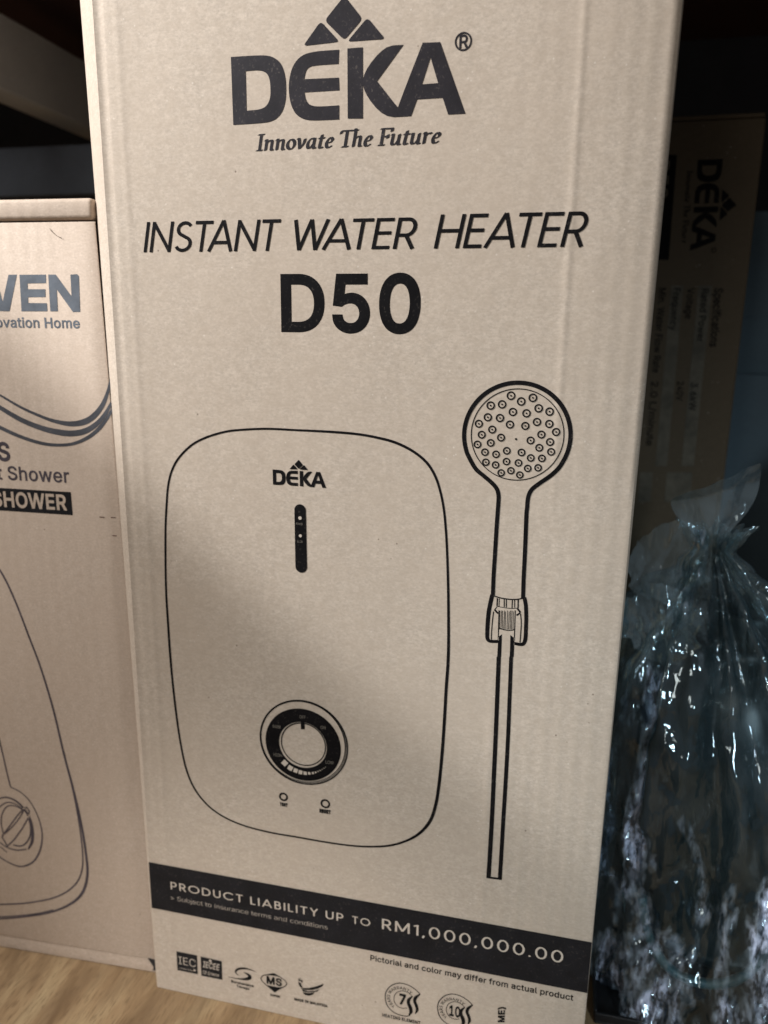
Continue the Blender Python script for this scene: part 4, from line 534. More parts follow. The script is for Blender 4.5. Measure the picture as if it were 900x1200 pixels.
 'i': (167,[[(53,0),(53,379),(114,379),(114,0)],[(84,443),(75,444),(67,446),(60,449),(54,455),(48,461),(44,468),(42,475),(41,483),(42,491),(44,499),(48,506),(54,512),(60,517),(67,521),(75,523),(84,524),(92,523),(100,521),(107,517),(114,512),(119,506),(123,499),(126,491),(126,483),(126,475),(123,468),(119,461),(114,455),(107,449),(100,446),(92,444)]]),
 'j': (167,[[(53,379),(114,379),(114,-30),(113,-47),(111,-63),(107,-77),(102,-90),(95,-102),(86,-113),(76,-122),(65,-129),(52,-135),(37,-139),(21,-142),(4,-143),(-10,-143),(-10,-87),(2,-87),(14,-86),(25,-83),(34,-78),(40,-72),(46,-64),(50,-54),(52,-42),(53,-29)],[(83,443),(75,444),(67,446),(60,449),(53,455),(48,461),(44,468),(42,475),(41,483),(42,491),(44,499),(48,506),(53,512),(60,517),(67,521),(75,523),(83,524),(92,523),(100,521),(107,517),(114,512),(119,506),(123,499),(125,491),(126,483),(125,475),(123,468),(119,461),(114,455),(107,449),(100,446),(92,444)]]),
 'k': (381,[[(110,137),(110,212),(121,212),(284,379),(360,379),(184,199),(177,199)],[(53,0),(53,509),(114,509),(114,0)],[(294,0),(148,186),(191,229),(372,0)]]),
 'l': (189,[[(139,-2),(119,-1),(101,3),(86,10),(74,20),(65,33),(58,47),(54,65),(53,84),(53,509),(114,509),(114,99),(114,87),(115,77),(117,68),(120,62),(124,58),(130,54),(137,53),(146,52),(160,53),(170,54),(181,3),(162,-1),(156,-2),(151,-2),(145,-2)]]),
 'm': (610,[[(53,0),(53,379),(112,379),(112,295),(108,295),(112,310),(118,323),(125,335),(132,346),(141,355),(151,363),(161,370),(172,376),(183,380),(195,384),(207,386),(219,386),(239,385),(257,380),(273,372),(287,361),(299,347),(309,331),(316,314),(321,295),(312,295),(317,308),(322,321),(329,332),(337,343),(347,353),(357,361),(368,369),(381,375),(394,380),(407,383),(422,385),(437,386),(453,385),(468,383),(483,378),(497,372),(510,364),(522,354),(532,342),(541,328),(548,313),(553,296),(556,276),(557,255),(557,0),(496,0),(496,254),(494,273),(490,289),(483,302),(473,313),(460,321),(447,326),(433,329),(419,330),(406,330),(395,328),(384,324),(374,320),(365,314),(358,307),(351,299),(345,290),(341,280),(338,270),(336,259),(335,247),(335,0),(274,0),(274,260),(273,275),(269,288),(262,301),(253,311),(242,320),(229,326),(215,329),(199,330),(188,330),(178,328),(168,325),(158,320),(148,314),(140,307),(132,299),(126,289),(121,278),(117,266),(114,253),(114,238),(114,0)]]),
 'n': (410,[[(114,227),(114,0),(53,0),(53,379),(112,379),(112,287),(102,287),(112,312),(124,332),(137,349),(152,362),(169,372),(187,379),(207,383),(227,384),(246,383),(264,380),(280,376),(295,369),(309,360),(321,349),(332,336),(341,321),(348,304),(353,285),(356,264),(357,240),(357,0),(296,0),(296,235),(295,256),(290,275),(283,291),(273,304),(260,315),(246,323),(229,328),(210,329),(197,328),(184,326),(172,322),(161,317),(150,311),(141,303),(133,293),(126,283),(121,271),(117,257),(114,243)]]),
 'o': (415,[[(207,-8),(182,-7),(159,-2),(137,6),(117,16),(98,30),(82,46),(68,64),(56,85),(46,108),(40,133),(36,159),(34,187),(36,216),(40,243),(46,268),(56,291),(68,312),(82,330),(98,346),(117,360),(137,371),(159,378),(182,383),(207,384),(233,383),(256,378),(278,371),(299,360),(317,346),(333,330),(347,312),(359,291),(369,268),(376,243),(380,216),(381,187),(380,159),(376,133),(369,108),(359,85),(347,64),(333,46),(317,30),(299,16),(278,6),(256,-2),(233,-7)],[(207,46),(226,48),(242,51),(257,57),(270,66),(282,76),(292,89),(300,102),(307,117),(312,134),(316,151),(318,169),(319,187),(318,206),(316,224),(312,242),(307,258),(300,274),(292,287),(282,300),(270,310),(257,319),(242,325),(226,329),(207,330),(189,329),(173,325),(158,319),(145,310),(134,300),(124,287),(115,274),(108,258),(103,242),(99,224),(97,206),(96,187),(97,169),(99,151),(103,134),(108,117),(115,102),(124,89),(134,76),(145,66),(158,57),(173,51),(189,48)]]),
 'p': (424,[[(53,-143),(53,379),(112,379),(112,319),(118,319),(122,325),(126,331),(131,338),(137,346),(144,353),(152,360),(161,367),(171,373),(183,378),(197,381),(212,384),(229,384),(252,383),(274,378),(294,371),(313,361),(330,347),(345,332),(359,313),(370,293),(379,270),(385,245),(389,218),(390,189),(389,160),(385,133),(379,108),(370,84),(359,64),(346,45),(330,29),(313,16),(294,5),(274,-2),(252,-7),(229,-8),(213,-7),(198,-5),(184,-1),(173,4),(162,10),(153,17),(145,24),(138,31),(132,39),(127,46),(122,53),(118,59),(114,59),(114,-143)],[(220,47),(237,48),(253,51),(267,57),(279,66),(291,76),(301,88),(309,101),(316,117),(321,133),(325,151),(327,170),(328,189),(327,209),(325,227),(321,245),(316,261),(309,276),(301,290),(291,301),(280,311),(267,319),(253,325),(237,329),(220,330),(203,329),(188,325),(174,320),(161,312),(150,302),(140,291),(132,278),(125,263),(120,247),(116,229),(113,210),(113,189),(113,169),(116,150),(120,132),(125,115),(132,100),(140,86),(150,75),(162,65),(174,57),(188,51),(204,48)]]),
 'q': (424,[[(372,-143),(311,-143),(311,59),(306,59),(302,53),(298,46),(293,39),(287,31),(280,24),(272,17),(263,10),(252,4),(241,-1),(227,-5),(212,-7),(195,-8),(172,-7),(151,-2),(130,5),(111,16),(94,29),(79,45),(66,64),(55,84),(46,108),(39,133),(35,160),(34,189),(35,218),(39,245),(46,270),(55,293),(66,313),(79,332),(95,347),(112,361),(131,371),(151,378),(173,383),(196,384),(213,384),(228,381),(241,378),(253,373),(263,367),(272,360),(280,353),(287,346),(293,338),(298,331),(303,325),(307,319),(313,319),(313,379),(372,379)],[(205,47),(221,48),(236,51),(250,57),(263,65),(274,75),(284,86),(293,100),(299,115),(305,132),(309,150),(311,169),(312,189),(311,210),(309,229),(305,247),(300,263),(293,278),(284,291),(275,302),(263,312),(251,320),(237,325),(221,329),(205,330),(187,329),(172,325),(157,319),(145,311),(133,301),(124,290),(115,276),(108,261),(103,245),(99,227),(97,209),(96,189),(97,170),(99,151),(103,133),(109,117),(115,101),(124,88),(134,76),(145,66),(158,57),(172,51),(188,48)]]),
 'r': (259,[[(53,0),(53,379),(112,379),(112,321),(115,321),(122,335),(130,347),(140,358),(152,367),(166,375),(181,380),(196,384),(213,385),(229,384),(243,384),(243,322),(230,324),(224,325),(219,325),(213,326),(207,326),(194,325),(182,323),(170,319),(159,315),(149,309),(140,301),(132,293),(126,284),(121,273),(117,262),(114,250),(114,237),(114,0)]]),
 's': (365,[[(182,-8),(163,-7),(145,-5),(128,-2),(112,3),(98,10),(84,18),(72,27),(62,38),(53,50),(45,63),(40,78),(36,94),(94,107),(99,92),(105,79),(114,69),(124,60),(136,54),(150,49),(165,46),(181,45),(200,46),(217,50),(232,55),(244,62),(255,71),(262,81),(267,91),(268,103),(267,112),(265,121),(260,129),(254,136),(246,142),(237,147),(225,151),(212,155),(149,170),(125,177),(104,186),(87,196),(72,208),(61,222),(53,237),(48,255),(47,274),(48,290),(51,305),(57,319),(65,332),(75,343),(87,354),(100,363),(115,370),(131,377),(149,381),(167,384),(187,384),(206,384),(223,381),(239,378),(254,372),(267,366),(279,358),(290,349),(299,339),(307,328),(314,316),(319,303),(324,290),(268,277),(264,288),(258,298),(251,307),(243,316),(232,323),(219,328),(205,331),(187,333),(171,332),(156,329),(143,324),(131,317),(121,308),(114,299),(110,289),(109,277),(110,267),(112,258),(117,250),(124,243),(133,237),(144,232),(157,227),(172,223),(229,209),(254,202),(275,194),(292,183),(306,171),(317,158),(325,142),(330,125),(331,107),(330,90),(326,75),(321,61),(312,47),(302,35),(290,24),(276,15),(260,6),(242,0),(223,-5),(203,-7)]]),
 't': (227,[[(204,379),(204,327),(6,327),(6,379)],[(65,471),(126,471),(126,98),(127,86),(128,76),(132,68),(136,61),(142,56),(150,53),(159,51),(170,50),(185,51),(202,54),(213,2),(208,0),(203,-1),(198,-2),(192,-3),(186,-3),(180,-4),(174,-4),(168,-4),(145,-3),(125,2),(107,10),(92,21),(80,35),(72,52),(67,71),(65,93)]]),
 'u': (410,[[(182,-5),(164,-4),(146,-1),(130,4),(115,11),(101,20),(89,31),(78,44),(69,59),(62,76),(57,95),(54,116),(53,139),(53,379),(114,379),(114,144),(115,123),(119,105),(127,89),(137,75),(150,64),(164,56),(181,52),(200,50),(213,51),(226,53),(238,57),(249,62),(259,69),(268,77),(276,86),(283,97),(289,109),(293,122),(295,137),(296,153),(296,379),(357,379),(357,0),(298,0),(298,92),(307,92),(297,67),(286,47),(272,30),(257,17),(240,7),(222,0),(203,-4)]]),
 'v': (389,[[(163,0),(17,379),(84,379),(165,155),(171,138),(177,121),(182,104),(187,87),(191,70),(196,53),(201,37),(206,21),(184,21),(189,37),(194,53),(198,70),(203,87),(207,104),(213,121),(218,138),(224,155),(305,379),(371,379),(226,0)]]),
 'w': (567,[[(138,0),(23,379),(87,379),(133,214),(138,196),(143,177),(149,157),(154,137),(159,115),(165,91),(170,67),(175,41),(165,41),(170,66),(175,90),(180,113),(186,135),(191,156),(196,176),(201,195),(206,214),(252,379),(316,379),(362,214),(366,196),(371,176),(376,157),(382,136),(387,114),(392,91),(397,67),(402,41),(391,41),(397,66),(402,90),(408,113),(413,135),(418,156),(423,176),(429,195),(434,214),(480,379),(545,379),(429,0),(368,0),(319,172),(305,225),(301,239),(297,252),(294,266),(291,280),(277,338),(291,338),(277,280),(263,225),(259,211),(255,198),(252,185),(248,172),(199,0)]]),
 'y': (389,[[(47,-139),(61,-86),(71,-87),(80,-89),(88,-90),(96,-90),(104,-89),(111,-87),(118,-84),(124,-80),(130,-74),(136,-67),(141,-58),(146,-48),(151,-36),(163,-1),(17,379),(84,379),(165,155),(171,138),(177,121),(182,104),(187,87),(191,70),(196,53),(201,37),(206,21),(184,21),(188,37),(193,53),(198,70),(202,87),(207,104),(212,121),(218,138),(224,155),(305,379),(371,379),(204,-58),(198,-72),(191,-85),(184,-97),(177,-107),(168,-116),(159,-124),(150,-130),(139,-136),(128,-140),(117,-143),(104,-145),(91,-145),(84,-145),(77,-145),(71,-144),(65,-143),(59,-142),(54,-141),(51,-140)]]),
}



def area2(p):
    return sum(p[i][0] * p[(i + 1) % len(p)][1] - p[(i + 1) % len(p)][0] * p[i][1] for i in range(len(p)))


def ccw(p):
    return p if area2(p) > 0 else p[::-1]


def cw(p):
    return p if area2(p) < 0 else p[::-1]


def fill(contours):
    """triangles of the area whose winding number is not zero"""
    vs, es = [], []
    for c in contours:
        b = len(vs)
        n = len(c)
        vs += [Vector(q) for q in c]
        es += [(b + i, b + (i + 1) % n) for i in range(n)]
    r = delaunay_2d_cdt(vs, es, [], 0, 1e-5)
    ov, of = r[0], r[2]
    if not of:
        return [], []
    tri = np.array([[f[0], f[1], f[2]] for f in of])
    pts = np.array([(q.x, q.y) for q in ov])
    cen = pts[tri].mean(axis=1)
    wn = np.zeros(len(cen), int)
    for c in contours:
        a = np.array(c, float)
        b = np.roll(a, -1, axis=0)
        for p, q in zip(a, b):
            up = (p[1] <= cen[:, 1]) & (q[1] > cen[:, 1])
            dn = (p[1] > cen[:, 1]) & (q[1] <= cen[:, 1])
            if not (up.any() or dn.any()):
                continue
            s = (q[0] - p[0]) * (cen[:, 1] - p[1]) - (cen[:, 0] - p[0]) * (q[1] - p[1])
            wn += (up & (s > 0)).astype(int) - (dn & (s < 0)).astype(int)
    keep = tri[wn != 0]
    return [tuple(q) for q in pts], [tuple(int(i) for i in t) for t in keep]


def circle(x, y, r, n=None):
    n = n or max(14, min(96, int(r * 10)))
    return [(x + r * math.cos(2 * math.pi * i / n), y + r * math.sin(2 * math.pi * i / n)) for i in range(n)]


def spline(pts, ws, closed, step=6):
    n = len(pts)
    out, ow = [], []
    segs = n if closed else n - 1
    for i in range(segs):
        if closed:
            a, b, c, d = (pts[(i - 1) % n], pts[i], pts[(i + 1) % n], pts[(i + 2) % n])
        else:
            a, b, c, d = (pts[max(i - 1, 0)], pts[i], pts[i + 1], pts[min(i + 2, n - 1)])
        for k in range(step):
            t = k / step
            q = []
            for m in (0, 1):
                q.append(0.5 * (2 * b[m] + (c[m] - a[m]) * t + (2 * a[m] - 5 * b[m] + 4 * c[m] - d[m]) * t * t
                                + (-a[m] + 3 * b[m] - 3 * c[m] + d[m]) * t ** 3))
            out.append(tuple(q))
            ow.append(ws[i] * (1 - t) + ws[(i + 1) % n] * t)
    if not closed:
        out.append(pts[-1])
        ow.append(ws[-1])
    return out, ow


def stroke_contours(pts, ws, closed=False, cap=0):
    n = len(pts)
    L, R = [], []
    for i in range(n):
        p = pts[i]
        if closed:
            a, b = pts[(i - 1) % n], pts[(i + 1) % n]
        else:
            a, b = pts[max(i - 1, 0)], pts[min(i + 1, n - 1)]
        d1 = Vector((p[0] - a[0], p[1] - a[1]))
        d2 = Vector((b[0] - p[0], b[1] - p[1]))
        if d1.length < 1e-9:
            d1 = d2
        if d2.length < 1e-9:
            d2 = d1
        d1 = d1.normalized()
        d2 = d2.normalized()
        t = d1 + d2
        t = t.normalized() if t.length > 1e-6 else d1
        nn = Vector((-t.y, t.x))
        k = 1.0 / max(0.45, nn.dot(Vector((-d1.y, d1.x))))
        h = ws[i] / 2 * k
        L.append((p[0] + nn.x * h, p[1] + nn.y * h))
        R.append((p[0] - nn.x * h, p[1] - nn.y * h))
    if closed:
        o, i_ = (L, R) if abs(area2(L)) > abs(area2(R)) else (R, L)
        return [ccw(o), cw(i_)]
    res = [cw(L + R[::-1])]
    if cap:
        for q, w in ((pts[0], ws[0]), (pts[-1], ws[-1])):
            res.append(cw(circle(q[0], q[1], w / 2, 24)))
    return res


def round_corners(pts, r):
    out, n = [], len(pts)
    for i in range(n):
        a, p, b = Vector(pts[i - 1]), Vector(pts[i]), Vector(pts[(i + 1) % n])
        u, v = (a - p).normalized(), (b - p).normalized()
        s, e = p + u * r, p + v * r
        for k in range(6):
            t = k / 5
            q = s * (1 - t) ** 2 + p * 2 * t * (1 - t) + e * t * t
            out.append((q.x, q.y))
    return out


def soften(pts, it=2):
    """cut the shallow corners of a traced outline so its curves read as curves"""
    for _ in range(it):
        out, n = [], len(pts)
        for i in range(n):
            a, p, b = Vector(pts[i - 1]), Vector(pts[i]), Vector(pts[(i + 1) % n])
            d1, d2 = p - a, b - p
            if d1.length > 1e-9 and d2.length > 1e-9 and d1.angle(d2) < math.radians(52):
                s, e = p - d1 * 0.25, p + d2 * 0.25
                out += [(s.x, s.y), (e.x, e.y)]
            else:
                out.append((p.x, p.y))
        pts = out
    return out


def embolden(c, e):
    if not e:
        return c
    n, out = len(c), []
    for i in range(n):
        a, p, b = Vector(c[i - 1]), Vector(c[i]), Vector(c[(i + 1) % n])
        d1, d2 = (p - a), (b - p)
        d1 = d1.normalized() if d1.length > 1e-9 else d2.normalized()
        d2 = d2.normalized() if d2.length > 1e-9 else d1
        n1, n2 = Vector((d1.y, -d1.x)), Vector((d2.y, -d2.x))
        m = n1 + n2
        m = m.normalized() if m.length > 1e-6 else n1
        k = 1 / max(0.5, m.dot(n1))
        out.append((p.x + m.x * e * k, p.y + m.y * e * k))
    return out


# geometric sans drawn as strokes (cap height 1) ------------------------------------------------


def arc(cx, cy, rx, ry, a0, a1, n=16):
    return [(cx + rx * math.cos(math.radians(a0 + (a1 - a0) * i / n)), cy + ry * math.sin(math.radians(a0 + (a1 - a0) * i / n))) for i in range(n + 1)]


def geo_glyph(ch, w):
    """(advance width, list of (points, closed)) for pen width w"""
    k = w / 2
    t = 1 - k
    if ch == 'I': return w, [([(k, 0), (k, 1)], 0)]
    if ch == 'N': return .74, [([(k, 0), (k, 1)], 0), ([(k, 1 - k * .8), (.74 - k, k * .8)], 0), ([(.74 - k, 0), (.74 - k, 1)], 0)]
    if ch == 'S':
        p = arc(.30, .745, .25 - k * .5, .255 - k, 30, 250, 18)
        q = arc(.30, .27, .29 - k * .8, .27 - k, 72, -155, 18)
        return .58, [(p + q, 0)]
    if ch == 'T': return .60, [([(0, t), (.60, t)], 0), ([(.30, 0), (.30, 1)], 0)]
    if ch == 'A': return .82, [([(k * .6, 0), (.41, 1)], 0), ([(.41, 1), (.82 - k * .6, 0)], 0), ([(.17, .29), (.65, .29)], 0)]
    if ch == 'W': return 1.02, [([(k * .6, 1), (.27, 0)], 0), ([(.27, 0), (.51, 1)], 0), ([(.51, 1), (.75, 0)], 0), ([(.75, 0), (1.02 - k * .6, 1)], 0)]
    if ch == 'M': return .90, [([(k, 0), (k, 1)], 0), ([(k, 1), (.45, .12)], 0), ([(.45, .12), (.90 - k, 1)], 0), ([(.90 - k, 0), (.90 - k, 1)], 0)]
    if ch == 'E': return .50, [([(k, 0), (k, 1)], 0), ([(k, t), (.50, t)], 0), ([(k, .52), (.48, .52)], 0), ([(k, k), (.50, k)], 0)]
    if ch == 'L': return .44, [([(k, 0), (k, 1)], 0), ([(k, k), (.44, k)], 0)]
    if ch == 'H': return .70, [([(k, 0), (k, 1)], 0), ([(.70 - k, 0), (.70 - k, 1)], 0), ([(k, .52), (.70 - k, .52)], 0)]
    if ch == 'R': return .58, [([(k, 0), (k, 1)], 0), ([(k, t), (.30, t)] + arc(.30, (t + .44) / 2, .26 - k, (t - .44) / 2, 90, -90) + [(k, .44)], 0), ([(.30, .44), (.55, 0)], 0)]
    if ch == 'P': return .56, [([(k, 0), (k, 1)], 0), ([(k, t), (.28, t)] + arc(.28, (t + .42) / 2, .28 - k, (t - .42) / 2, 90, -90) + [(k, .42)], 0)]
    if ch == 'B': return .56, [([(k, 0), (k, 1)], 0), ([(k, t), (.28, t)] + arc(.28, (t + .53) / 2, .23 - k, (t - .53) / 2, 90, -90) + [(k, .53)], 0),
                               ([(k, .53), (.30, .53)] + arc(.30, (.53 + k) / 2, .26 - k, (.53 - k) / 2, 90, -90) + [(k, k)], 0)]
    if ch == 'D': return .76, [([(k, 0), (k, 1)], 0), ([(k, t), (.28, t)] + arc(.28, .5, .48 - k, .5 - k, 90, -90, 24) + [(k, k)], 0)]
    if ch == 'O': return 1.0, [(arc(.5, .5, .5 - k, .5 - k, 0, 360, 36)[:-1], 1)]
    if ch == 'C': return .88, [(arc(.5, .5, .5 - k, .5 - k, 40, 320, 30), 0)]
    if ch == 'U': return .66, [([(k, 1), (k, .33)] + arc(.33, .33, .33 - k, .33 - k, 180, 360) + [(.66 - k, .33), (.66 - k, 1)], 0)]
    if ch == 'Y': return .64, [([(k * .6, 1), (.32, .46)], 0), ([(.64 - k * .6, 1), (.32, .46)], 0), ([(.32, .5), (.32, 0)], 0)]
    if ch == '1': return .30, [([(.30 - k, 0), (.30 - k, 1)], 0), ([(0.02, .84), (.30 - k, .95)], 0)]
    if ch == '0': return .68, [(arc(.34, .53, .34 - k, .56 - k, 0, 360, 32)[:-1], 1)]
    if ch == ',': return .16, [([(.10, .10), (.03, -.13)], 0)]
    if ch == '.': return w, [([(k, 0), (k, w)], 0)]
    return .34, []


def heavy_glyph(ch, w):
    k = w / 2
    if ch == 'D': return .76, [([(k, k), (k, 1 - k), (.34, 1 - k)] + arc(.34, .5, .42 - k, .5 - k, 80, -80, 18) + [(.34, k)], 1)]
    if ch == '5': return .64, [([(.60 - k, 1 - k), (.185, 1 - k), (.125, .50)], 0), ([(.125, .50)] + arc(.32, .335, .32 - k, .335 - k, 130, -155, 24), 0)]
    if ch == '0': return .67, [(arc(.335, .5, .335 - k, .5 - k, 0, 360, 40)[:-1], 1)]
    return .3, []


# italic serif drawn with a broad nib ------------------------------------------------------------
NIB = {
    'I': (.34, [[(.17, .02), (.17, .98)], [(.03, .02), (.31, .02)], [(.03, .98), (.31, .98)]]),
    'n': (.52, [[(.02, .58), (.10, .62), (.10, 0)], [(.10, .40), (.20, .55), (.30, .61), (.37, .52), (.37, .08), (.43, .01), (.50, .05)]]),
    'o': (.46, [arc(.22, .31, .17, .29, 0, 360, 20)]),
    'v': (.44, [[(.01, .60), (.09, .60), (.18, .02)], [(.18, .02), (.34, .32), (.38, .60)]]),
    'a': (.52, [[(.37, .56), (.25, .61), (.12, .48), (.07, .25), (.12, .04), (.22, .06), (.36, .32)], [(.38, .62), (.36, .10), (.42, .01), (.50, .06)]]),
    't': (.32, [[(.16, .80), (.11, .12), (.17, .01), (.29, .07)], [(.02, .60), (.30, .60)]]),
    'e': (.40, [[(.08, .29), (.27, .34), (.34, .47), (.27, .60), (.16, .55), (.07, .30), (.11, .06), (.21, .01), (.35, .12)]]),
    'T': (.60, [[(.29, .02), (.29, .98)], [(.03, .97), (.80, .97)], [(.03, .97), (.01, .80)], [(.14, .02), (.43, .02)]]),
    'h': (.52, [[(.02, .97), (.10, .99), (.10, 0)], [(.10, .40), (.20, .55), (.30, .61), (.37, .52), (.37, .08), (.43, .01), (.50, .05)]]),
    'F': (.52, [[(.15, .02), (.15, .98)], [(.03, .98), (.56, .98)], [(.56, .98), (.55, .80)], [(.15, .52), (.40, .52)], [(.40, .62), (.40, .42)], [(.02, .02), (.30, .02)]]),
    'u': (.52, [[(.01, .58), (.09, .61), (.08, .14), (.15, .02), (.26, .08), (.37, .30)], [(.38, .62), (.37, .08), (.43, .01), (.50, .05)]]),
    'r': (.38, [[(.02, .58), (.10, .62), (.10, 0)], [(.10, .38), (.20, .55), (.30, .61), (.36, .56)]]),
}


def nib_contours(polys, dx):
    nx, ny = .082 * math.cos(math.radians(32)), .082 * math.sin(math.radians(32))
    out = []
    for pl in polys:
        if len(pl) > 2:
            pl, _ = spline(pl, [1] * len(pl), False, 5)
        for a, b in zip(pl, pl[1:]):
            q = [(a[0] + dx - nx, a[1] - ny), (a[0] + dx + nx, a[1] + ny), (b[0] + dx + nx, b[1] + ny), (b[0] + dx - nx, b[1] - ny)]
            if abs(area2(q)) > 1e-7:
                out.append(ccw(q))
        out += [ccw(c) for c in stroke_contours([(q[0] + dx, q[1]) for q in pl], [.065] * len(pl))]
    return out


def text_contours(s, font, bold):
    """list of contour groups, one per glyph, and the ink extent (x0, x1, cap)"""
    groups, x = [], 0.0
    for i, ch in enumerate(s):
        if font == 'S':
            if ch == ' ':
                x += 0.20
                continue
            adv, cs = GLYPHS[ch]
            groups.append([[(px / 1000 + x, py / 1000) for px, py in embolden(c, -bold * 509)] for c in cs])
            x += adv / 1000 + bold * .5
        elif font in 'GK':
            if ch == ' ':
                x += .42 if font == 'G' else .3
                continue
            w, st = (geo_glyph if font == 'G' else heavy_glyph)(ch, bold)
            cs = []
            for p, closed in st:
                p = [(q[0] + x, q[1]) for q in p]
                c = stroke_contours(p, [bold] * len(p), bool(closed), 1 if font == 'K' and not closed else 0)
                cs += c if closed else [ccw(z) for z in c]
            groups.append(cs)
            sp = {'G': .105 if bold < .12 else .235, 'K': .135}[font]
            nxt = s[i + 1] if i + 1 < len(s) else ''
            if font == 'G' and bold < .12 and (ch + nxt) in ('TA', 'AT', 'AN', 'NT', 'WA', 'ST', 'TE', 'EA'):
                sp -= .17 if ch + nxt in ('TA', 'AT', 'WA') else .03
            x += w + sp
        else:
            if ch == ' ':
                x += .26
                continue
            w, pl = NIB[ch]
            groups.append(nib_contours(pl, x))
            x += w + (.03 if ch != 'T' else -.02)
    xs = [q[0] for g in groups for c in g for q in c]
    return groups, min(xs), max(xs), (0.509 if font == 'S' else 1.0)


def prim_contours(p):
    """each printed primitive -> list of contour groups (every group is filled on its own)"""
    k = p[0]
    if k == 'poly':
        return [[ccw(p[1])]]
    if k == 'disc':
        return [[circle(p[1], p[2], p[3])]]
    if k == 'ring':
        return [[circle(p[1], p[2], p[3] + p[4] / 2), cw(circle(p[1], p[2], p[3] - p[4] / 2))]]
    if k == 'annulus':
        return [[circle(p[1], p[2], p[3]), cw(circle(p[1], p[2], p[4]))]]
    if k == 'stroke':
        pts, ws = p[1], p[2]
        if p[3]:
            pts, ws = spline(pts, ws, bool(p[4]))
        return [stroke_contours(pts, ws, bool(p[4]), p[5])]
    if k == 'text':
        _, s, font, o, u, v, bold = p
        groups, x0, x1, cap = text_contours(s, font, bold)
        res = []
        for g in groups:
            res.append([[(o[0] + (x - x0) / (x1 - x0) * u[0] + y / cap * v[0], o[1] + (x - x0) / (x1 - x0) * u[1] + y / cap * v[1]) for x, y in c] for c in g])
        return res
    if k == 'logo':
        _, o, u, v = p
        groups, cur = [], None
        for kind, pts, r in LOGO:
            q = [(o[0] + a * u[0] + b * v[0], o[1] + a * u[1] + b * v[1]) for a, b in pts]
            q = round_corners(q, r * math.hypot(*u)) if r else soften(q)
            if kind == 'p':
                cur = [ccw(q)]
                groups.append(cur)
            else:
                cur.append(cw(q))
        return groups[:2] + [groups[2]] + [groups[3] + groups[4]] + groups[5:]
    if k == 'arctext':
        _, s, c, r, a0, a1, h, bold = p
        groups, x0, x1, cap = text_contours(s, 'S', bold)
        res = []
        for g in groups:
            gx = [q[0] for cc in g for q in cc]
            m = (min(gx) + max(gx)) / 2
            A = math.radians(a0 + (a1 - a0) * (m - x0) / (x1 - x0))
            sc = h / cap
            ex, ey = math.sin(A), -math.cos(A)
            ox, oy = c[0] + r * math.cos(A), c[1] + r * math.sin(A)
            res.append([[(ox + (x - m) * sc * ex + y * sc * math.cos(A), oy + (x - m) * sc * ey + y * sc * math.sin(A)) for x, y in cc] for cc in g])
        return res
    raise ValueError(k)


def printed(name, key, mat, parent, y, origin=(0, 0), label=None, merge=False):
    """one printed mark: a very thin layer of ink on a panel facing -y; merge unites overlapping strokes"""
    verts, faces = [], []
    groups = []
    for pr in (PRINTS[key] if isinstance(key, str) else key):
        g = prim_contours(pr)
        groups += g
    if merge:
        groups = [[c for g in groups for c in g]]
    for i, g in enumerate(groups):
        v, f = fill(g)
        b = len(verts)
        yy = y - (i % 7) * 0.000004        # neighbouring strokes never share one plane
        verts += [(q[0] / 1000 - origin[0], yy, q[1] / 1000 - origin[1]) for q in v]
        for t in f:
            a, bb, c = (v[j] for j in t)
            s = (bb[0] - a[0]) * (c[1] - a[1]) - (bb[1] - a[1]) * (c[0] - a[0])
            faces.append(tuple(b + j for j in (t if s > 0 else t[::-1])))
    return mesh_obj(name, verts, faces, mat, parent, label=label)


# ------------------------------------------------------------------ setting: the wooden shelf the boxes stand on
v, f = box_geo(-0.75, 0.95, -0.62, 0.56, -0.022, 0.0, 0.002)
o = mesh_obj('tabletop', v, f, M_WOOD)
o['kind'] = 'structure'

rack = empty('storage_rack', (0.1, 0.3, 0.0), 'dark shelving frame with a grey-brown side beam and blue-black rail behind the cartons', 'shelf rack')


def rack_part(name, x0, x1, y0, y1, z0, z1, mat, b=0.0015):
    v, f = box_geo(x0 - 0.1, x1 - 0.1, y0 - 0.3, y1 - 0.3, z0, z1, b)
    return mesh_obj(name, v, f, mat, rack, 40)


rack_part('top_board', -0.62, 0.78, 0.0, 0.53, 0.675, 0.69, M_UNDER)
rack_part('side_beam', -0.28, -0.25, 0.02, 0.527, 0.5845, 0.6435, M_BEAM)
rack_part('rear_rail', -0.60, 0.22, 0.335, 0.352, 0.516, 0.5595, M_RAIL)
rack_part('back_panel', -0.62, 0.78, 0.53, 0.54, 0.001, 0.69, M_BACK)
rack_part('side_panel', -0.632, -0.62, 0.0, 0.54, 0.001, 0.69, M_DARK)
rack_part('side_panel', 0.78, 0.79, 0.0, 0.54, 0.001, 0.69, M_DARK)

# ------------------------------------------------------------------ the tall water-heater carton
W, D, H = 0.250, 0.150, 0.640  # unseen top extended upward to keep light off the carton behind
O = (0.125, 0.075)
box = empty('heater_carton', (O[0], O[1], 0.0), 'tall kraft carton in the middle printed with a water heater and a hand shower', 'carton')


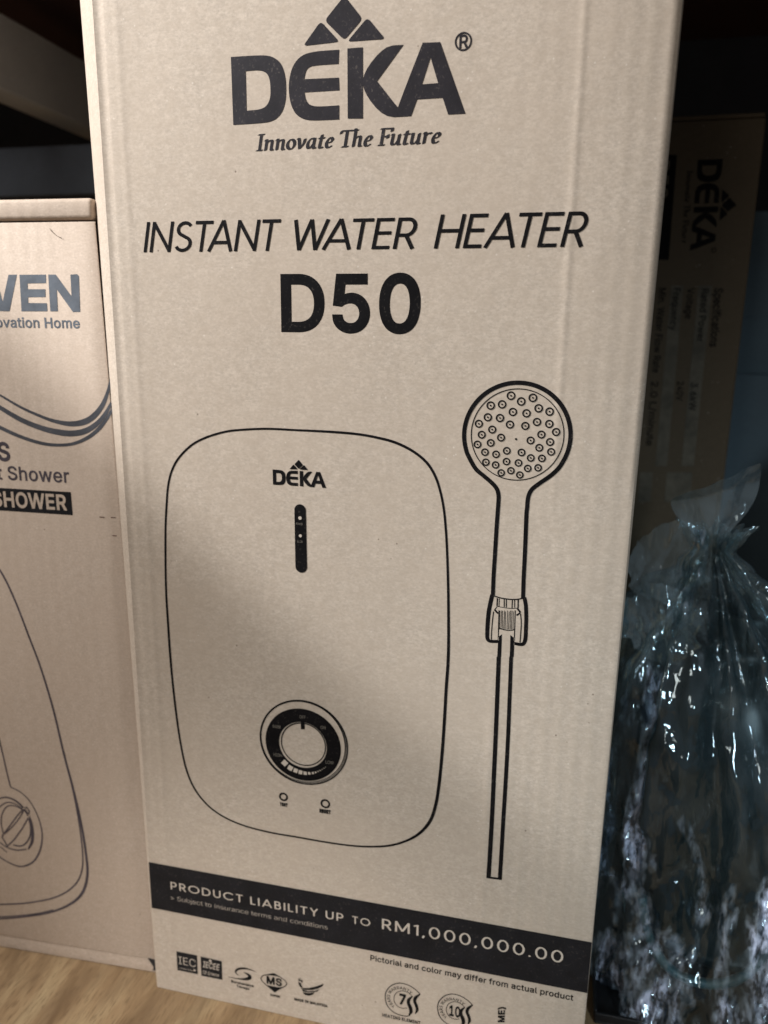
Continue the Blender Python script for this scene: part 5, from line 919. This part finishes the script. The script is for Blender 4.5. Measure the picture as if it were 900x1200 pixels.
def main_profile(z):
    a = 0.001 + 0.0255 * min(z, 0.56)
    b = 0.90 * a
    k = a / 0.0148
    pr = []
    for i in range(9):                       # soft crushed corner, left
        t = i / 8
        bul = 0.07 * a * math.sin(math.pi * t)
        pr.append((-a * (1 - t) - bul * 0.6, b * (1 - t) - bul * 0.8))
    wob = noise.noise((0.0, 0.0, z * 22)) * 0.0004 * k
    pr = [(-a, D), (-a, b + 0.02)] + [(-a + 0.0, b)] + [(x, y + wob * 0.5) for x, y in pr[1:]]
    pr += [(0.0016, 0.0005 * k), (0.0032, 0.0006 * k), (0.0048, 0.00005 * k), (0.0058, -0.0001 * k), (0.0085, 0.0), (0.03, 0.0), (0.125, 0.0), (0.22, 0.0)]
    ar = 0.0034 * (min(z, 0.55) / 0.54) ** 1.3 + 0.0005
    pr += [(W - 0.001, 0.0), (W + ar * 0.4, 0.0005), (W + ar * 0.8, 0.0016), (W + ar, 0.004), (W + ar, D)]
    return [(x - O[0], y - O[1]) for x, y in pr][::1]


zs = [0.0004] + [0.636 * i / 34 for i in range(1, 35)]
v, f = sweep_z(main_profile, zs)
f = [tuple(reversed(q)) for q in f] if False else f
mesh_obj('carton_body', v, f, M_BOX, box, 35)
for s in (0, 1):
    v, f = box_geo(-0.009 - O[0], W + 0.002 - O[0], (0.001 if s == 0 else 0.0760) - O[1], (0.0745 if s == 0 else 0.149) - O[1], 0.6365, 0.6400, 0.0008)
    mesh_obj('top_flap', v, f, M_BOX, box)

L1, L2 = -0.00010 - O[1], -0.00030 - O[1]
OX = (O[0], 0.0)


PN = [0]


def pm(name, key, mat=None, layer=1, label=None, merge=False, parent=None):
    PN[0] += 1                              # every print its own thin layer, so crossing marks never share a plane
    return printed(name, key, mat or M_INK, parent or box, (L1 if layer == 1 else L2) - (PN[0] % 4) * 0.00003, OX, label, merge)


pm('brand_logo', 'logo', M_INK_LOGO, label='large slate printed logo with a peak of three tiles')
pm('slogan_lettering', 'slogan', M_INK_LOGO)
pm('title_lettering', 'title')
pm('model_number', 'model')
ho = pm('heater_drawing', 'outline', label='outline drawing of a rounded water heater')
pm('heater_logo', 'heater_logo', parent=ho)
pl = pm('indicator_strip', 'pill', merge=True, parent=ho)
pm('indicator_marks', 'pill_light', M_PALE, 2, parent=ho)
pm('indicator_lettering', 'pill_words', M_DIM, 2, parent=ho)
dl = pm('control_dial', 'dial', parent=ho)
pm('dial_marks', 'dial_light', M_PALE, 2, parent=ho)
pm('dial_lettering', 'dial_words', M_DIM, 2, parent=ho)
pm('button_marks', 'buttons', parent=ho)
so = pm('shower_drawing', 'shower_outline', label='line drawing of a hand shower on its hose')
pm('spray_nozzles', 'nozzles', parent=so)
pm('shower_holder', 'holder', parent=so, merge=True)
pm('shower_hose', 'hose', parent=so, merge=True)
bd = pm('liability_band', 'band', M_INK_NAVY, label='black printed band across the bottom of the carton')
pm('band_lettering', 'band_light', M_PALE, 2, parent=bd)
pm('notice_lettering', 'notice')
q = pm('certification_mark', 'iec', M_INK_NAVY)
pm('mark_lettering', 'iec_light', M_PALE, 2, parent=q)
q = pm('certification_mark', 'iecee', M_INK_NAVY)
pm('mark_lettering', 'iecee_light', M_PALE, 2, parent=q)
pm('certification_mark', 'swoosh', merge=True)
pm('certification_mark', 'ms', merge=True)
pm('certification_mark', 'wing', merge=True)
pm('warranty_mark', 'w7', merge=True)
pm('warranty_mark', 'w10', merge=True)
pm('scan_lettering', 'scan')

# ------------------------------------------------------------------ the shower carton on the left
LYAW = math.atan(0.0495)
lbox = empty('shower_carton', (0.0, 0.00885, 0.0), 'tan carton for a hot shower with slate blue lettering, cut off at the left edge', 'carton', LYAW)
LD = 0.11


def left_profile_yz():
    return [(0.0010, 0.0006), (0.0006, 0.004), (0.0009, 0.0100), (0.0014, 0.0104), (0.0002, 0.0108), (0.0, 0.0114), (0.0, 0.44200), (0.0004, 0.4427)]


def left_front():
    """front panel and bottom tuck, swept along x with a soft right edge"""
    pr = left_profile_yz()
    xs = [-0.27, -0.2, -0.12, -0.06, -0.02]
    verts, faces = [], []
    n = len(pr)

    def xr(z): return -(0.0030 + 0.0198 * z)
    cols = [lambda z, x=x: (x, 0) for x in xs] + [lambda z: (xr(z) - 0.0012, 0), lambda z: (xr(z) - 0.0003, 0.0005), lambda z: (xr(z) - 0.0004, 0.0010), lambda z: (xr(z) - 0.0030 - 0.004 * z, 0.0030), lambda z: (xr(z) - 0.0030 - 0.004 * z, LD), lambda z: (-0.27, LD)]
    for c in cols:
        for y, z in pr:
            x, yo = c(z)
            verts.append((x, yo + (y if yo < 0.003 else 0), z))
    m = len(cols)
    for i in range(m):
        j = (i + 1) % m
        for k in range(n - 1):
            faces.append((i * n + k, j * n + k, j * n + k + 1, i * n + k + 1))
    faces.append(tuple(i * n + n - 1 for i in range(m)))
    faces.append(tuple(i * n for i in range(m))[::-1])
    return verts, faces


v, f = left_front()
mesh_obj('carton_body', v, f, M_BOX_B, lbox, 30)
v, f = box_geo(-0.271, -0.0122, -0.0012, LD + 0.0005, 0.4436, 0.4536, 0.0022)
mesh_obj('lid', v, f, M_BOX_B, lbox, 60)
v = [(-0.0095, 0.0014, 0.0007), (-0.0030, 0.0014, 0.0007), (-0.0030, 0.0014, 0.0108), (-0.0075, 0.0014, 0.0108), (-0.0105, -0.0006, 0.0118), (-0.0034, -0.0006, 0.0100), (-0.0032, -0.0006, 0.0012), (-0.0062, -0.0006, 0.0044)]
mesh_obj('corner_gap_shade', v, [(4, 7, 6, 5), (0, 1, 2, 3), (3, 4, 5, 2), (0, 7, 4, 3), (1, 6, 7, 0), (2, 5, 6, 1)], M_DARK, lbox)  # dark piece standing in for the shade in the corner gap


def pleft(name, key, mat, layer=1, merge=False, parent=None, label=None):
    return printed(name, key, mat, parent or lbox, -0.00010 if layer == 1 else -0.00022, (0, 0), label, merge)


pleft('brand_lettering', 'seven', M_INK_BLUE)
pleft('wave_lines', 'waves', M_INK_WAVE)
pleft('shower_lettering', 'ltext', M_INK_PURPLE)
q = pleft('lettering_band', 'lband', M_INK_NAVY)
pleft('band_lettering', 'lband_light', M_BOX_B, 2, parent=q)
q = pleft('heater_drawing', 'lheater', M_INK_PURPLE, merge=True)
pleft('dial_drawing', 'lknob', M_INK_PURPLE, merge=True, parent=q)
pleft('scuff_mark', 'lmark', M_UNDER)

# ------------------------------------------------------------------ the shaded carton standing behind on the right
RY = 0.265
rbox = empty('shaded_carton', (0.26, RY + 0.06, 0.0), 'brown carton in deep shade behind the tall carton, its lettering turned sideways', 'carton')
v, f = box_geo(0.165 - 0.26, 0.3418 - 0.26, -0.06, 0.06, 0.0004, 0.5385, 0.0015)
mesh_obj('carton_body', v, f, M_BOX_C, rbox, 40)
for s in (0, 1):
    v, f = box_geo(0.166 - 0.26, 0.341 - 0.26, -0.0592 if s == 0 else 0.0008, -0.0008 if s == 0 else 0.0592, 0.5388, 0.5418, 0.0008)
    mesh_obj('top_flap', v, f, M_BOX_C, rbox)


def pr_(name, key, mat, layer=1, merge=False, parent=None):
    return printed(name, key, mat, parent or rbox, -0.06015 if layer == 1 else -0.06035, (0.26, 0.0), None, merge)


pr_('brand_logo', 'rlogo', M_INK)
pr_('slogan_lettering', 'rslogan', M_INK)
q = pr_('model_label', 'rlabel', M_INK)
pr_('label_lettering', 'rlabel_light', M_GREY_INK, 2, parent=q)
pr_('table_stripe', 'rstripe', M_GREY_INK)
pr_('table_lettering', 'rspec', M_INK, 2)


# ------------------------------------------------------------------ clear plastic bag with a dark tub in it
def ridged(p, s):
    return 1.0 - 2.0 * abs(noise.noise((p[0] * s[0], p[1] * s[1], p[2] * s[2])))


BASE = Vector((0.338, 0.118, 0.0005))
NECK = Vector((0.3085, 0.108, 0.272))
NA, NZ = 240, 190


def bag_radius(t):
    pts = [(0, .080), (.02, .092), (.08, .093), (.25, .086), (.45, .080), (.60, .074), (.72, .062), (.82, .046), (.90, .028), (.96, .013), (1.0, .0075), (1.03, .010), (1.06, .013), (1.10, .016)]
    for (a, ra), (b, rb) in zip(pts, pts[1:]):
        if t <= b:
            u = (t - a) / (b - a)
            u = u * u * (3 - 2 * u)
            return ra + (rb - ra) * u
    return pts[-1][1]


bag_root = empty('clear_plastic_bag', BASE, 'clear crinkled plastic bag with a gathered neck beside the tall carton', 'plastic bag')
verts, faces = [], []
TM = 1.06
for i in range(NZ + 1):
    t = TM * i / NZ
    c = BASE.lerp(NECK, min(t, 1.0)) if t <= 1 else NECK + (NECK - BASE) * (t - 1.0) * 0.8
    c.x = BASE.x + (NECK.x - BASE.x) * min(1, max(0, t)) ** 2.2
    c.y = BASE.y + (NECK.y - BASE.y) * min(1, max(0, t)) ** 2.2
    r0 = bag_radius(t)
    near = math.exp(-((t - 1.0) / 0.30) ** 2)
    for j in range(NA):
        a = 2 * math.pi * j / NA
        ca, sa = math.cos(a), math.sin(a)
        pleat = sum(math.sin(k * a + ph + 1.6 * noise.noise((k, 0.0, t * 2.2))) * am for k, ph, am in ((5, .4, .10), (9, 1.7, .12), (14, .2, .10), (23, 2.4, .07)))
        r = r0 * (1 + pleat * (0.16 + 1.6 * near))
        p = (ca * 1.0 + 5, sa * 1.0 + 3, t * 2.1)
        big = min(1, r0 / .05)
        r += 0.012 * big * (noise.noise((p[0] * 1.5, p[1] * 1.5, p[2] * 0.8)))
        r += 0.0090 * big * (ridged(p, (2.3, 2.3, 0.9)) - .6)
        r += 0.0042 * big * (ridged((p[0], p[1], p[2] + 4 * t * 0.3), (5.0, 5.0, 1.6)) - .6)
        r += 0.0012 * (ridged(p, (9, 9, 4)) - .6)
        low = max(0.0, min(1, (0.62 - t) / .2)) * max(0.0, min(1, 0.5 - ca * 1.1))
        r += 0.0050 * low * (ridged(p, (7, 7, 3.2)) - .6) + 0.0024 * low * (ridged(p, (17, 17, 8)) - .6)
        r = max(r, 0.002)
        z = c.z + (0.012 * pleat * (1 if t > 1.02 else 0) * (t - 1.0) * 12 if t > 1.02 else 0)
        x, y = c.x + ca * r * 1.02, c.y + sa * r
        if t > 1.0:
            x += 0.010 * (t - 1.0) * 5 * (ca * 0.4)
        # the carton on the left and the shaded carton behind press the bag in
        lim = 0.2562
        if x < lim:
            x = lim + (x - lim) * 0.06
        y = min(y, 0.2615 + (y - 0.2615) * 0.05 if y > 0.2615 else y)
        verts.append((x - BASE.x, y - BASE.y, max(z, 0.0005) - BASE.z))
for i in range(NZ):
    for j in range(NA):
        k = (j + 1) % NA
        faces.append((i * NA + j, i * NA + k, (i + 1) * NA + k, (i + 1) * NA + j))
mesh_obj('bag_film', verts, faces, M_FILM, bag_root, 180)


def crumple(name, cx, cy, cz, ux, uy, uz, su, sv, seed, amp, mat=None, fine=1.0, n=110):
    """a loose crumpled flap of the bag: a sheet spanned by u and the vertical, deeply folded"""
    vs, fs = [], []
    u = Vector((ux, uy, uz)).normalized()
    w = Vector((-u.y, u.x, 0)).normalized()
    up = u.cross(w) if u.cross(w).z > 0 else -u.cross(w)
    for i in range(n + 1):
        for j in range(n + 1):
            a, b = i / n - .5, j / n - .5
            edge = 1 - 0.35 * abs(noise.noise((b * 3 + seed, seed, 0)))
            p = Vector((cx, cy, cz)) + u * (a * su * edge) + up * (b * sv)
            q = (a * su * 75 + seed, b * sv * 22, seed * 1.7)
            d = amp * (ridged(q, (.35, .35, .35)) - .5) + amp * .5 * (.35 + .65 * fine) * (ridged(q, (.8, .8, .8)) - .5) + amp * .28 * fine * (ridged(q, (1.9, 1.9, 1.9)) - .5)
            p += w * d
            p.z = max(p.z, 0.0008 + 0.0004 * math.sin(i))
            p.x = max(p.x, 0.2555)
            vs.append(p - BASE)
    for i in range(n):
        for j in range(n):
            k = i * (n + 1) + j
            a, b = i / n - .5, j / n - .5
            lim = 0.40 + 0.16 * noise.noise((a * 3.1 + seed, b * 3.1, 2.0)) + 0.06 * noise.noise((a * 11 + seed, b * 11, 5.0))
            if (abs(a) ** 2.4 + abs(b) ** 2.4) ** (1 / 2.4) < lim:
                fs.append((k, k + 1, k + n + 2, k + n + 1))
    return mesh_obj(name, vs, fs, mat or M_FILM3, bag_root, 180)


crumple('side_ear', 0.283, 0.098, 0.263, 1, 0.0, -0.15, 0.062, 0.055, 12.3, 0.010, M_FILM3, 0.45)
crumple('side_ear', 0.281, 0.085, 0.232, 1, 0.1, 0.25, 0.060, 0.050, 17.7, 0.012, M_FILM3, 0.45)
# the tail above the knot: a leaf-shaped flap, narrow at the knot, its top corner folded over
vs, fs = [], []
n = 40
for i in range(n + 1):
    t = i / n
    half = 0.0035 + 0.0195 * (math.sin(math.pi * min(1.0, t * 0.62 + 0.02)) ** 1.3)
    for j in range(n + 1):
        u = j / n * 2 - 1
        x = NECK.x - 0.001 - 0.002 * t + u * half
        z = NECK.z + 0.004 + t * (0.038 + 0.011 * u) + 0.002 * noise.noise((u * 2, t * 2, 4.4))
        y = NECK.y - 0.002 + 0.006 * u * u * t + 0.004 * (ridged((u * 1.4 + 3, t * 0.8, 1.0), (1, 1, 1)) - .5) - 0.010 * max(0, t - .78) / .22
        vs.append(Vector((x, y, z)) - BASE)
for i in range(n):
    for j in range(n):
        k = i * (n + 1) + j
        fs.append((k, k + 1, k + n + 2, k + n + 1))
mesh_obj('knot_tail', vs, fs, M_FILM3, bag_root, 180)

tray = empty('added_dark_tray', (0.345, 0.135, 0.0), 'flat black tray added to darken the bottom of the clear bag', 'tray')  # made-up dark base that hides the wood under the bag
v, f = box_geo(-0.086, 0.095, -0.098, 0.110, 0.0012, 0.0030, 0.0008)
mesh_obj('tray_base', v, f, M_BLACKBAG, tray, 40)
for (x0, x1, y0, y1) in ((-0.086, 0.095, -0.0985, -0.0965), (-0.086, 0.095, 0.1085, 0.1105), (-0.0865, -0.0845, -0.0962, 0.1082), (0.0935, 0.0955, -0.0962, 0.1082)):
    v, f = box_geo(x0, x1, y0, y1, 0.0032, 0.0090, 0.0006)
    mesh_obj('tray_rim', v, f, M_BLACKBAG, tray, 40)

tub = empty('plastic_container', (0.340, 0.142, 0.0034), 'dark teal round container inside the clear plastic bag', 'container')


def lathe(profile, n=64):
    vs, fs = [], []
    for r, z in profile:
        vs += [(r * math.cos(2 * math.pi * i / n), r * math.sin(2 * math.pi * i / n), z) for i in range(n)]
    for k in range(len(profile) - 1):
        for i in range(n):
            j = (i + 1) % n
            fs.append((k * n + i, k * n + j, (k + 1) * n + j, (k + 1) * n + i))
    fs.append(tuple(range(n))[::-1])
    fs.append(tuple((len(profile) - 1) * n + i for i in range(n)))
    return vs, fs


v, f = lathe([(.046, .0), (.0505, .0012), (.0525, .004), (.0515, .0075), (.0500, .009), (.0500, .04), (.0505, .09), (.0500, .135), (.047, .155), (.041, .172), (.033, .185), (.024, .194), (.020, .198), (.020, .203)])
mesh_obj('container_wall', v, f, M_TUB, tub, 60)
v, f = lathe([(.0215, .2033), (.0220, .2045), (.0220, .222), (.0205, .2240), (.010, .2245)], 40)
mesh_obj('container_cap', v, f, M_TUB, tub, 40)


cable = empty('curved_cable', (0.335, 0.069, 0.010), 'dark teal cable curving in a loop low inside the clear plastic bag', 'cable')
way = [(0.2843, 0.078, 0.0593), (0.29, 0.075, 0.0356), (0.3, 0.072, 0.0201), (0.3136, 0.07, 0.0135), (0.3302, 0.069, 0.0147), (0.3446, 0.07, 0.0232), (0.3546, 0.073, 0.039), (0.3617, 0.077, 0.0613), (0.3641, 0.082, 0.0896)]
path = []
for i in range(len(way) - 1):
    a, b, c, d = (Vector(way[max(0, min(len(way) - 1, i + k))]) for k in (-1, 0, 1, 2))
    for k in range(8):
        t = k / 8
        path.append(0.5 * (2 * b + (c - a) * t + (2 * a - 5 * b + 4 * c - d) * t * t + (-a + 3 * b - 3 * c + d) * t ** 3))
path.append(Vector(way[-1]))
vs, fs = [], []
for i, q in enumerate(path):
    tg = (path[min(i + 1, len(path) - 1)] - path[max(i - 1, 0)]).normalized()
    n1_ = tg.cross(Vector((0, 1, 0))).normalized()
    n2_ = tg.cross(n1_)
    vs += [q + (n1_ * math.cos(2 * math.pi * k / 14) + n2_ * math.sin(2 * math.pi * k / 14)) * 0.0029 - cable.location for k in range(14)]
for i in range(len(path) - 1):
    for k in range(14):
        m = (k + 1) % 14
        fs.append((i * 14 + k, i * 14 + m, (i + 1) * 14 + m, (i + 1) * 14 + k))
fs += [tuple(range(14))[::-1], tuple((len(path) - 1) * 14 + k for k in range(14))]
mesh_obj('cable_sheath', vs, fs, M_CABLE, cable, 60)

# ------------------------------------------------------------------ dark things at the right edge
blk = empty('black_bag', (0.452, 0.250, 0.0), 'lumpy black plastic bag at the right edge behind the clear bag', 'plastic bag')
vs, fs = [], []
n1, n2 = 90, 60
for i in range(n2 + 1):
    t = i / n2
    zz = 0.335 * t
    r0 = 0.088 * (1 - t ** 3.2) ** 0.5 * (0.80 + 0.2 * math.sin(math.pi * min(1, t * 1.6)))
    for j in range(n1):
        a = 2 * math.pi * j / n1
        p = (math.cos(a) + 9, math.sin(a) + 2, t * 3)
        r = r0 * (1 + .22 * noise.noise((p[0] * 1.5, p[1] * 1.5, p[2] * 1.3)) + .10 * (ridged(p, (3.2, 3.2, 2.4)) - .6)) + 0.001
        vs.append((r * math.cos(a), r * math.sin(a), zz + 0.0006))
for i in range(n2):
    for j in range(n1):
        k = (j + 1) % n1
        fs.append((i * n1 + j, i * n1 + k, (i + 1) * n1 + k, (i + 1) * n1 + j))
fs.append(tuple(range(n1))[::-1])
fs.append(tuple(n2 * n1 + i for i in range(n1)))
mesh_obj('bag_body', vs, fs, M_BLACKBAG, blk, 180)

pan = empty('upright_panel', (0.45, 0.42, 0.0), 'blurred blue-grey upright panel in the gap right of the shaded carton', 'panel')
v, f = box_geo(-0.10, 0.14, -0.006, 0.006, 0.0004, 0.50, 0.002)
mesh_obj('panel_board', v, f, M_BLUEGREY, pan, 40)
v, f = box_geo(-0.10, 0.14, -0.0085, -0.0064, 0.36, 0.41, 0.0006)
mesh_obj('panel_strip', v, f, M_BLUEGREY, pan, 40)

# a stray hair stuck to the shower carton
hr = empty('stray_hair', (-0.0362, 0.0066, 0.4396), 'short dark hair stuck near the top of the tan shower carton', 'hair')
cu = [(0, 0, 0), (.0012, .0000, -.0016), (.0035, .0001, -.0034), (.0062, .0002, -.0046)]
pts, _ = spline([(q[0], q[2]) for q in cu], [1] * 4, False, 6)
vs, fs = [], []
for k, (x, z) in enumerate(pts):
    for c in range(5):
        a = 2 * math.pi * c / 5
        vs.append((x + .00011 * math.cos(a), -.0000 + .0495 * x + .00011 * math.sin(a), z + .00005 * math.cos(a)))
for k in range(len(pts) - 1):
    for c in range(5):
        d = (c + 1) % 5
        fs.append((k * 5 + c, k * 5 + d, (k + 1) * 5 + d, (k + 1) * 5 + c))
mesh_obj('hair_strand', vs, fs, M_HAIR, hr, 180)
